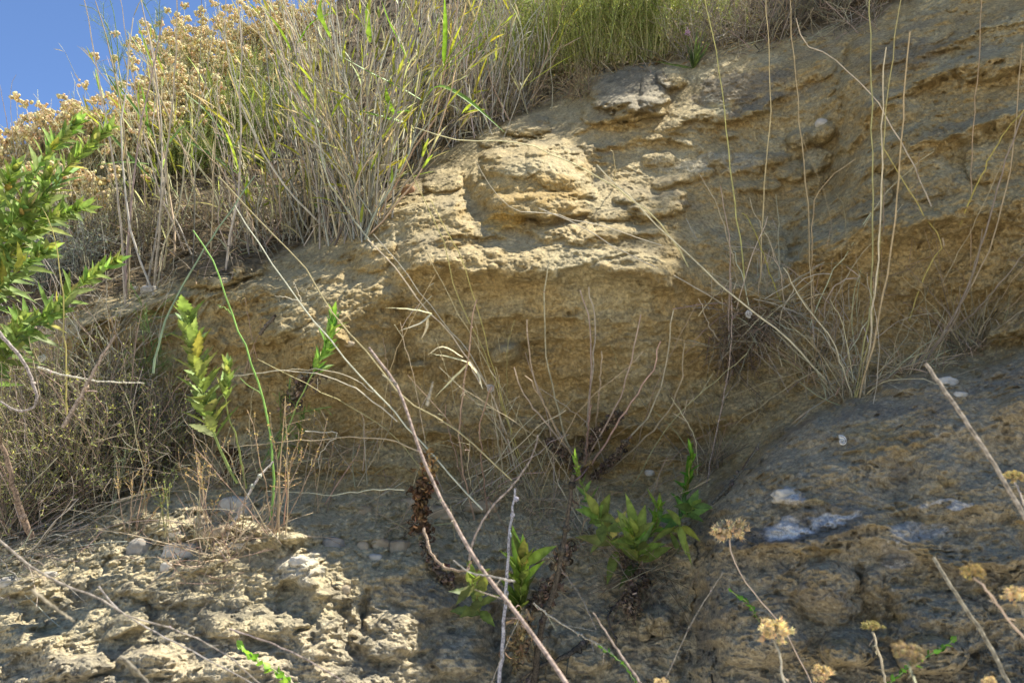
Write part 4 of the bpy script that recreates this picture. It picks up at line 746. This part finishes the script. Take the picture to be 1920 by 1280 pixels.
# dry grass clumps rooted in the trough at the right
def clump(label, u, v, n, Lr, sp=.6, d0=(0, -.25, .8), c=(.42, .36, .27), lv=1, r=.0012, jit=.03):
    b = on(u, v); root = thing('grass_clump', label, 'grass clump', b, 'dry grass clumps on the rock'); mb = MB(); bb = b + rng.normal(0, 1, (n, 3))*np.array([jit, .012, jit*.4]); P = spray(bb, n, d0, sp, Lr, .35, 9, -.25)
    tube(mb, P, np.linspace(r, r*.4, 9)[None]*rng.uniform(.5, 1.3, (n, 1)), tints(n, c, .25), 4); mb.build('stalks', DRY, root)
    if lv: mb = MB(); leaves_on(mb, P, lv, .08, .0028, 30, c, 6, .1, .8, .3, fold=.2, taper=.2, var=.25); mb.build('dry_leaves', STRAW, root)
clump('widest dry grass clump in the trough, carrying the yellow stems', 1600, 742, 60, (.08, .34), .6, c=(.38, .34, .26)); clump('low dry grass right of the widest clump', 1700, 700, 40, (.08, .26), .8); clump('dry grass on the bench left of the widest clump', 1530, 700, 60, (.08, .3), .7)
clump('dense tangle of dry grass hanging on the face', 1400, 600, 150, (.05, .2), 1.3, (0, -.5, .1), (.40, .35, .30), jit=.055); clump('thin dry grass at the right picture edge', 1830, 660, 70, (.08, .3), .7); clump('second tangle of dry grass, right of the hanging one', 1470, 580, 80, (.06, .24), 1.3, (0, -.5, .3), (.44, .40, .34), jit=.05)
clump('dry grass clump at the hollow floor left of the green rosettes', 1010, 960, 45, (.08, .34), .6); clump('dry grass at the foot of the reddish stems', 900, 940, 36, (.06, .3), .6); clump('grass clump hanging over the dark ledge', 1110, 1010, 70, (.06, .26), .8, (0, -.4, .1)); clump('dark roots and grass under the rosettes', 1220, 1080, 60, (.05, .2), .7, (0, -.3, -.3), (.2, .16, .12))
clump('thin grass in the corner below the grey block edge', 1340, 880, 60, (.06, .3), .7, c=(.33, .27, .2)); clump('sparse grass on the rubble below the brown ball', 760, 990, 36, (.05, .16), .8); clump('tangle of grass at the left end of the hollow', 420, 910, 70, (.08, .26), .8); clump('hanging dry roots right of the bench', 640, 860, 40, (.06, .2), .8, (0, -.4, -.2))
for k, (lb, uv) in enumerate([('fine dry stems across the right part of the cliff face', (1560, 1900, 420, 640)), ('fine dry stems on the lower hollow face', (700, 1350, 740, 900)), ('fine stems and rootlets over the dark ledge', (860, 1300, 930, 1120))]):
    mb = MB(); n = (60, 70, 130)[k]; u = rng.uniform(uv[0], uv[1], n); v = rng.uniform(uv[2], uv[3], n); P = spray(onv(u, v), n, (0, -.3, .4), .8, (.06, .25), .35, 8, -.2); tube(mb, P, rng.uniform(.0004, .001, (n, 1)), tints(n, (.34, .28, .21), .3), 3); stuff(mb.build('fine_dry_stems', DRY), lb, 'dry stems')
# dry shrub filling the lower left
for a in [('brown twiggy shrub at the lower left edge', [(0,900),(40,960),(20,1010)], 200, (.12,.38)),('dense dry shrub with yellow green tips below the leafy shoots', [(90,900),(140,880),(120,960),(60,930)], 240, (.14,.42)),('dry shrub behind the leaning grey stick', [(200,900),(240,870),(180,950),(270,910)], 220, (.10,.36)),('brown dry shrub spreading to the toothed plant', [(300,880),(340,860),(270,900)], 120, (.08,.24)),('dry twigs in front of the left bench', [(60,800),(140,780),(220,780)], 170, (.08,.26))]:
    brush('dry_shrub', a[0], a[1], a[2], a[3], (.32,.26,.21), .0013, (0.0, -.25, .9), .40, 4, (.36,.38,.14), .012, 5, grp='dry shrubs at the lower left')
for k, (a, lb) in enumerate([([(0,1060),(60,1020),(110,980)], 'fallen grey grass at the lower left'), ([(10,990),(90,980),(150,940)], 'fallen dry grass before the brown shrub')]):
    n = 130; mb = MB(); j = rng.integers(0, 3, n); q = np.array(a, float)[j]; B_ = onv(q[:, 0]+rng.normal(0, 50, n), q[:, 1]+rng.normal(0, 25, n), .02); P = spray(B_, n, (.6, -.2, -.1), .4, (.08, .3), .3, 7, -.1); tube(mb, P, rng.uniform(.0005, .0013, (n, 1)), tints(n, (.34, .30, .26), .3), 3); stuff(mb.build('fallen_grass', DRY), lb, 'dry grass')
FG = 'branches close to the camera'
for k, (a, b_, n, lb, c) in enumerate([((0, 330), (720, 1000), 70, 'loose pale stems standing among the dry shrubs at the lower left', (.58,.53,.47)), ((0, 240), (620, 760), 40, 'loose pale stems under the bright leafy shoots', (.55,.5,.44)), ((1300, 1640), (560, 760), 40, 'loose pale stems strewn between the two dry tangles', (.55,.5,.43)), ((640, 1040), (880, 960), 24, 'loose pale stems at the foot of the hollow', (.5,.45,.37))]):
    mb = MB(); u = rng.uniform(*a, n); v = rng.uniform(*b_, n); P = spray(onv(u, v, .02), n, (.1, -.35, .8), .5, (.10, .36), .25, 9, -.1); tube(mb, P, rng.uniform(.0007, .0018, (n, 1))*np.linspace(1, .5, 9)[None], tints(n, c, .2), 4); Q = branchlets(P, 2, .5, (.02, .09)); tube(mb, Q, .0005, tints(len(Q), c, .2), 3); stuff(mb.build('loose_dry_stems', DRY), lb, 'dry stems')
gs_extra = np.random.default_rng(21)
for k in range(15):
    u0 = gs_extra.uniform(700, 1320); v0 = gs_extra.uniform(840, 960); L_ = gs_extra.uniform(120, 380); a = gs_extra.normal(-.15, .45)
    side_ = 'left' if u0 < 900 else ('middle' if u0 < 1110 else 'right')
    P = path([(u0, v0), (u0+L_*.45*math.sin(a)+gs_extra.normal(0, 12), v0-L_*.5*math.cos(a)), (u0+L_*math.sin(a*1.3), v0-L_*math.cos(a))], .40, 16, wob=.0012); mb = MB(); tube(mb, P, np.linspace(.0014, .0006, 16)[None], tints(1, PALE if k % 2 else TAN, .12), 4)
    Q = branchlets(P[None], 2+k % 3, .5, (.015, .06)); tube(mb, Q, .0005, tints(len(Q), PALE, .15), 3)
    tag(mb.build('dry_straw', DRY), 'thin dry straw, one of several loose ones before the %s of the hollow' % side_, 'straw', 'thin straws before the %s of the hollow' % side_)
def twig(label, pts, r, c=(.42,.38,.36), t=None, lean=.15, kn=3, name='dry_twig', cat='twig', grp='loose twigs', tip=.5, m_=None, side=0):
    fg = grp == FG; c = tuple(np.array(c)*((.66, .72, .78) if fg else 1)); r = r*(.48 if fg else 1)
    def pr(mb, P):
        if kn: knots(mb, P, kn, r*1.2, c)
        if side:
            Q = branchlets(P[None], side, .6, (.008, .05 if not fg else .022), 5, .1, .25); tube(mb, Q, np.linspace(r*.4, r*.15, 5)[None], tints(side, c), 4)
    stalk(name, label, cat, pts, r, c, lean, 22, grp, 7, m_ or WOOD, t, .0003 if grp == FG else .0009, tip, pr)
twig('leaning grey stick standing in the dry shrub', [(118,800),(150,745),(185,680),(216,628)], .005, (.36,.31,.27), (1.7, 1.7), kn=4, side=3)
twig('whitish stick leaning on the apron beside the fennel', [(412,1025),(440,975),(475,910),(512,865)], .0045, (.60,.55,.50), (1.64, 1.72), kn=3)
twig('grey twig bent into a hook at the left edge', [(-10,615),(35,665),(62,715),(68,755),(40,772),(0,752)], .004, (.34,.30,.29), (1.6, 1.6)); twig('pale level twig over the yellow green tips', [(70,688),(130,705),(200,715),(270,718)], .0024, (.6,.56,.5), (1.7, 1.7)); twig('thick brown branch low at the left edge', [(60,1010),(30,930),(10,850),(-20,800)], .007, (.22,.17,.14), (1.7, 1.65), side=5)
twig('short dark broken stick resting on the buttress', [(487,626),(500,610),(516,592)], .0045, (.16,.14,.13), (1.98, 1.93), kn=0, tip=.95)
twig('dark woody stem under the green rosettes', [(1000,1290),(1015,1180),(1045,1080),(1062,980),(1075,890)], .007, (.10,.085,.075), lean=.1, kn=8, side=8); twig('dark curved stem along the edge of the grey block', [(1335,945),(1372,905),(1400,870),(1425,828)], .004, (.10,.09,.09), lean=.05, kn=6, side=5); twig('dark root running down right below the rosettes', [(1100,1200),(1060,1230),(1010,1250),(980,1290)], .006, (.10,.09,.08), lean=.08, kn=5, side=6)
twig('black forked root below the middle rosette', [(1180,1110),(1150,1140),(1140,1160),(1155,1200),(1150,1215)], .003, (.10,.09,.09), lean=.1, side=8)
twig('blue grey dead stick upright left of the rosettes', [(935,1290),(945,1180),(950,1090),(955,1010),(966,915)], .0042, (.36,.37,.42), (1.45, 1.5), kn=4); twig('brown stem curving under the brown ball of leaves', [(795,990),(805,1030),(830,1060),(870,1070),(885,1050)], .003, (.33,.25,.2), (1.45, 1.3))
twig('dead budded stem rising through the right tangle', [(1325,905),(1345,800),(1365,700),(1372,600),(1368,490)], .002, (.30,.25,.23), lean=.15, kn=24, side=10); twig('curly dead twig low right of the stick', [(1000,1130),(1040,1160),(1090,1190),(1150,1225)], .0018, (.42,.37,.34), (1.35, 1.3), kn=10, side=10)
# out of focus branches close to the camera
FG = 'branches close to the camera'
twig('long foreground branch running from the centre to the bottom edge', [(1075,1300),(1030,1235),(970,1150),(905,1070),(855,985),(810,900),(775,810),(745,725),(692,652)], .0042, (.50,.38,.31), (.66, .95), kn=5, side=9, grp=FG, tip=.75); twig('curved side branch of foreground wood rising to the right', [(880,1050),(888,1010),(915,960),(965,905),(1000,850),(1008,815)], .0026, (.50,.40,.34), (.8, .82), grp=FG)
twig('pale side twig joining the long foreground branch', [(965,1145-55),(920,1080),(880,1072),(850,1050)], .0022, (.55,.46,.40), (.74, .78), grp=FG); twig('thick blurred stick at the right edge, upper one', [(1930,985),(1860,865),(1790,760),(1735,682)], .0036, (.52,.38,.30), (.62, .7), kn=0, grp=FG, tip=.9); twig('thick blurred stick at the right edge, lower one', [(1900,1300),(1850,1200),(1790,1110),(1750,1045)], .0034, (.50,.38,.31), (.62, .68), kn=0, grp=FG, tip=.9)
twig('straight foreground stick at the bottom centre', [(1215,1300),(1160,1220),(1112,1148)], .0026, (.46,.36,.30), (.7, .76), grp=FG, kn=0); twig('thin red brown stick above the bottom centre one', [(1118,1180),(1090,1120),(1048,1060)], .0024, (.36,.28,.24), (1.3, 1.35), grp=FG); twig('forked twig pointing up right near the bottom', [(1240,1290),(1290,1180),(1325,1120),(1356,1072)], .0028, (.42,.34,.30), (1.1, 1.15), grp=FG, side=2)
twig('lower foreground branch sweeping from the left edge down right', [(-10,1005),(80,1075),(200,1128),(240,1155),(330,1180),(420,1225),(500,1290)], .0022, (.48,.38,.34), (.75, .8), grp=FG, side=4); twig('lowest foreground twig at the bottom left', [(185,1098),(215,1135),(260,1168),(350,1215),(440,1262),(500,1295)], .0018, (.50,.42,.38), (.78, .8), grp=FG); twig('foreground twig running to the bottom edge left of centre', [(430,1178),(520,1210),(600,1250),(670,1295)], .0018, (.48,.38,.34), (.8, .8), grp=FG)
twig('blurred twig end near the lower left rock', [(225,1230),(250,1250),(290,1290)], .0022, (.42,.33,.28), (.55, .55), grp=FG, kn=0); twig('blurred twig piece over the lit rock at the left', [(60,1105),(110,1145),(140,1165)], .0022, (.45,.37,.28), (.5, .5), grp=FG, kn=0); twig('blurred twig behind the branch near the centre', [(800,760),(812,715)], .003, (.5,.42,.36), (.7, .7), grp=FG, kn=0)
twig('thin stick below the rosettes leaning left', [(918,1290),(945,1220),(978,1150)], .0018, (.45,.38,.33), (1.1, 1.12), grp=FG)
# dried flower heads on stalks close to the camera
def everflower(label, u, v, rad, t, stem, r=.0012, c=(.80, .61, .38), sq=.8):
    ctr = at(u, v, t); root = thing('dried_flower', label, 'dried flower', free([(u, v)]+stem, t, t*.97, 6)[-1], 'dried everlasting flowers at the lower right'); R_ = rad*1.15*t/FPX
    P = free([(u, v+rad*.5)]+stem, t, t*.96, 16, .0004); mb = MB(); tube(mb, P, r, tints(1, (.55, .47, .36), .05), 6); k = P[6:7]; Q = branchlets(P[None], 7, .9, (.004, .010), 4, .1, .2); tube(mb, Q, r*.35, tints(7, (.6, .5, .38)), 3); mb.build('stem', DRY, root)
    n = 46; d = nrm(rng.normal(0, 1, (n, 3))+np.array([0, 0, .55])); cc = ctr + d*R_*np.array([.78, .78, .62*sq])*rng.uniform(.45, 1, (n, 1))
    mb = MB(); balls(mb, cc, R_*.13, tints(n, np.array(c)*.75, .15)); S_ = cc[:, None] + (ctr-cc)[:, None]*np.linspace(0, 1, 4)[None, :, None]; tube(mb, S_, R_*.02, tints(n, (.5, .42, .3)), 3); hd = mb.build('flower_head', HEADM, root); mb = MB()
    m_ = 15; b = np.repeat(cc, m_, 0); dd = nrm(np.repeat(d, m_, 0)*.8+rng.normal(0, .75, (n*m_, 3))); L_ = rng.uniform(.14, .30, (n*m_, 1, 1))*R_; q = np.linspace(0, 1, 4)[None, :, None]
    ribbon(mb, b[:, None]+dd[:, None]*L_*q, R_*.042*np.array([.6, 1, .8, .15])[None], nrm(rng.normal(0, 1, (n*m_, 3))), tints(n*m_, c, .2), .3); mb.build('florets', HEADM, hd)
everflower('sharp golden flower head on a curved stalk, beside the white patch', 1368, 993, 37, 1.25, [(1372,1040),(1395,1085),(1425,1125),(1470,1180),(1532,1300)])
everflower('larger blurred flower head below the sharp one', 1452, 1183, 37, .72, [(1462,1225),(1466,1260),(1475,1300)], .001); everflower('flower head cut by the bottom edge at the lower right', 1541, 1264, 24, .8, [(1545,1290),(1548,1320)])
everflower('greenish flat flower head before the rounded stone', 1636, 1174, 21, .85, [(1642,1205),(1655,1250),(1662,1300)], c=(.42, .36, .16), sq=.5); everflower('small brown blurred flower head above the right edge sticks', 1825, 1072, 22, .62, [(1850,1105),(1890,1160),(1935,1215)], .0008, c=(.5,.38,.18)); everflower('double flower head cut by the right edge', 1912, 1118, 30, .6, [(1925,1170),(1935,1220)], .0008)
everflower('small upper flower head beside the thick blurred stick', 1902, 895, 19, .75, [(1915,930),(1932,980)], .0009, c=(.55,.45,.22)); everflower('faint blurred flower head low between the sticks', 1702, 1225, 32, .55, [(1712,1265),(1720,1300)], .0008, c=(.42,.32,.2)); everflower('flower head at the bottom edge by the centre stick', 1240, 1280, 16, .8, [(1242,1300),(1244,1320)]); everflower('small flower head at the bottom right corner', 1856, 1278, 17, .65, [(1858,1296),(1860,1320)], .0008)
# small leafed green climbers
def climber(label, pts, n, sz, t=None, lean=.05, c=(.14, .32, .04)):
    P = path(pts, lean, 16) if t is None else free(pts, t[0], t[1], 16, .001); root = thing('green_climber', label, 'climber', P[0], 'small leaved climbers'); mb = MB(); tube(mb, P, .0011, tints(1, (.25, .33, .12)), 5); mb.build('stem', GST, root)
    mb = MB(); leaves_on(mb, P, n, sz, sz*.8, 65, c, 6, .02, 1., .1, fold=.25, taper=.1, cup=.5); mb.build('leaves', LEAF, root)
climber('bright green climber with round leaves at the bottom left', [(560,1295),(520,1262),(485,1240),(452,1212)], 20, .014, (1.1, 1.1), c=(.22, .42, .05)); climber('climber with round leaves under the sharp flower head', [(1450,1290),(1442,1220),(1420,1160),(1402,1130),(1372,1108)], 26, .012, (1.38, 1.38)); climber('blurred climber at the bottom right corner', [(1660,1285),(1700,1250),(1745,1225),(1785,1200)], 18, .012, (1.2, 1.2)); climber('thin climber at the bottom centre', [(1200,1290),(1170,1245),(1130,1215)], 12, .010, (1.3, 1.3))
# fennel seedlings and rusty plants on the apron
fennel([(285,700),(286,650),(278,600)], 'feathery green fennel leaf above the dry shrub', .0016, 8, .05, .03); fennel([(270,760),(275,700),(268,650)], 'lower feathery yellow green fennel leaf', .0014, 8, .05, .03); fennel([(512,850),(525,810),(545,770)], 'feathery fennel leaf beside the tall green stem', .0012, 7, .15, .02)
def budtwigs(label, u, v, n, Lr, d0=(0, -.1, 1), sp=.25, c=(.36, .27, .2), bc=(.45, .33, .16)):
    b = on(u, v); root = thing('budded_plant', label, 'plant', b, 'small budded plants on the apron'); mb = MB(); P = spray(b+rng.normal(0, .012, (n, 3)), n, d0, sp, Lr, .15, 8, .05); tube(mb, P, np.linspace(.0015, .0008, 8)[None], tints(n, c), 4); Q = branchlets(P, 3, .4, (.02, .05), 4, .5); tube(mb, Q, .0006, tints(len(Q), c), 3); mb.build('stems', DRY, root)
    mb = MB(); leaves_on(mb, P, 12, .009, .003, 45, bc, 3, .65, 1, var=.25); leaves_on(mb, Q, 7, .008, .0028, 45, bc, 3, .4, 1, var=.25); mb.build('foliage', STRAW, root)
for a in [('budded stems right of the pale stick, leaning right', 590,960,7,(.12,.22),(.3,-.2,1)),('rusty budded plant at the foot of the tall green stem',515,1000,12,(.14,.26),(.05,-.2,1)),('budded stems left of the pale stick',370,1000,8,(.10,.22)),('small budded stems at the apron edge',250,1010,8,(.08,.16)),('small green budded stem on the apron',315,985,4,(.06,.1),(0,-.2,1),.2,(.3,.3,.15),(.35,.42,.14)),('low budded stem near the fallen grass',205,960,5,(.10,.18),(0,-.2,1),.25,(.3,.3,.22),(.34,.4,.25)),('far budded stems before the left bench',230,700,10,(.10,.2)),('dry budded stems beside the left bench edge',470,690,6,(.08,.18))]: budtwigs(*a)
brush('dry_shrub', 'low grey twiggy mat spilling over the pale stones', [(380,1045),(430,1040),(480,1030)], 60, (.06, .18), (.36,.28,.22), .0011, (.1, -.5, .25), .55, 1, (.36,.3,.2), .008, 4, grp='dry shrubs at the lower left')
# small thistle at the end of the slope
b = on(1300, 128); root = thing('thistle', 'small spiny plant with one lilac flower beside the boulder', 'thistle', b); mb = MB(); P = spray(b, 26, (0, -.3, 1), .5, (.06, .14), .2, 8, -.1); ribbon(mb, P, .009*np.array([.4,.9,1,.9,.8,.6,.4,.1])[None], nrm(rng.normal(0, 1, (26, 3))), tints(26, (.10, .15, .05)), .3); mb.build('leaves', LEAF, root)
mb = MB(); P = path([(1300,128),(1298,90),(1290,60)], .05, 8); tube(mb, P, .0014, (.2, .22, .12)); mb.build('stem', GST, root); mb = MB(); q = P[-1]+rng.normal(0, .006, (30, 3)); balls(mb, q, .0025, tints(30, (.42, .28, .45))); mb.build('flower', HEADM, root)
# ---------------- stones and shells
SM = {'white': noise_mat('white_stone', (.36, .32, .25), (.58, .53, .43), 60, bump=.5, dist=.002), 'tan': noise_mat('tan_stone', (.30, .23, .14), (.46, .38, .26), 50, bump=.6, dist=.003), 'rust': noise_mat('rusty_stone', (.26, .14, .07), (.38, .22, .12), 50, bump=.5, dist=.002), 'grey': noise_mat('grey_stone', (.2, .18, .15), (.38, .34, .27), 40, bump=.7, dist=.003)}
def stone(u, v, ru, rv, k, label, amp=.16, p=2.8):
    t = depth(u, v); c = at(u, v, t+.15*rv/FPX*t); r_ = np.array([ru, max(ru, rv)*.8, rv])*t/FPX; o = rock_lump('stone', c, r_, u*.13, SM[k], amp, 18, p=p); tag(o, label, 'stone', 'stones on the rock')
for a in [(441,952,29,22,'white','large smooth whitish stone behind the pale stick',.06),(712,1021,17,13,'tan','rounded pebble, left one of the touching pair'),(748,1027,20,14,'tan','rounded pebble, right one of the touching pair'),(680,1028,12,14,'tan','small egg shaped pebble left of the touching pair',.05),(625,1022,20,14,'grey','brownish stone left of the egg shaped pebble'),(704,1045,12,7,'white','flat white pebble under the touching pair'),
    (340,1034,30,16,'white','flat angular white stone in front of the apron',.2,3),(312,1064,11,11,'white','small round white stone under the flat angular one',.05),(445,1022,16,8,'white','thin white flake at the foot of the pale stick',.2,3),(330,1000,12,8,'white','white stone chip on the apron crest',.15),(282,545,16,9,'white','white stone on the left bench below the canes',.15),(255,541,6,4,'white','tiny white pebble on the left bench',.1),
    (1775,718,17,11,'white','white lumpy stone at the top of the grey block',.2),(1800,741,12,7,'white','smaller white stone beside the lumpy one',.15),(1471,931,20,11,'white','pale rough stone set in the grey block',.4,3),(1540,232,11,8,'white','white pebble stuck beside the crack',.1),(765,360,13,13,'rust','rusty round stone between reeds and rock',.1),(400,995,20,13,'tan','angular tan stone on the apron',.2,3),
    (380,985,14,18,'tan','upright tan stone left of the angular one',.2,3),(262,1030,22,18,'grey','rough grey stone at the left of the apron',.25,3),(95,1078,12,7,'white','pale chip at the edge of the low rock',.2),(20,1092,22,10,'white','pale flat stone at the left edge',.2),(820,962,30,14,'tan','tan stone behind the reddish stems'),(900,950,34,13,'tan','flat tan stone at the hollow floor right of the ball'),(680,958,18,10,'tan','tan stone on the hollow floor'),
    (770,945,22,12,'tan','half buried stone left of the brown ball'),(560,1052,16,9,'white','small white stone on the lit low rock',.2),(1218,886,9,6,'white','small white chip in the hollow behind the rosettes',.15),(655,645,9,5,'tan','small bright chip on the buttress',.2),(645,1105,12,9,'tan','tan stone wedged in the low rock')]: stone(*a)
def snail(u, v, R0, label, t=None, turns=2.4, c1=(.5, .44, .36), c2=(.22, .17, .13)):
    t = t or depth(u, v)-.02; ctr = at(u, v, t); R_ = R0*t/FPX; a = np.linspace(0, turns*2*math.pi, 44); k = (a/a[-1]); rr = R_*(.08+.62*k**1.3); P = np.stack([ctr[0]+rr*np.cos(a), ctr[1]-R_*.55*(1-k), ctr[2]+rr*np.sin(a)], -1); mb = MB()
    tube(mb, P, (R_*(.08+.30*k**1.2))[None], c1, 8); P2 = P.copy(); P2[:, 1] -= R_*(.08+.28*k**1.2); tube(mb, P2, (R_*.05*(k+.2))[None], c2, 5); tag(mb.build('snail_shell', HEADM), label, 'snail shell')
snail(919, 729, 9, 'small round snail shell stuck on the reddish stem', 1.87); snail(1577, 827, 12, 'white ring shaped snail shell on the grey block', None, 1.3, (.75, .75, .72)); snail(1405, 588, 9, 'pale snail shell caught in the dry tangle', 1.95, 1.8, (.55,.52,.46))
snail(77, 672, 9, 'whitish snail shell in the dry shrub', 1.85, 2.2, (.6,.57,.45))
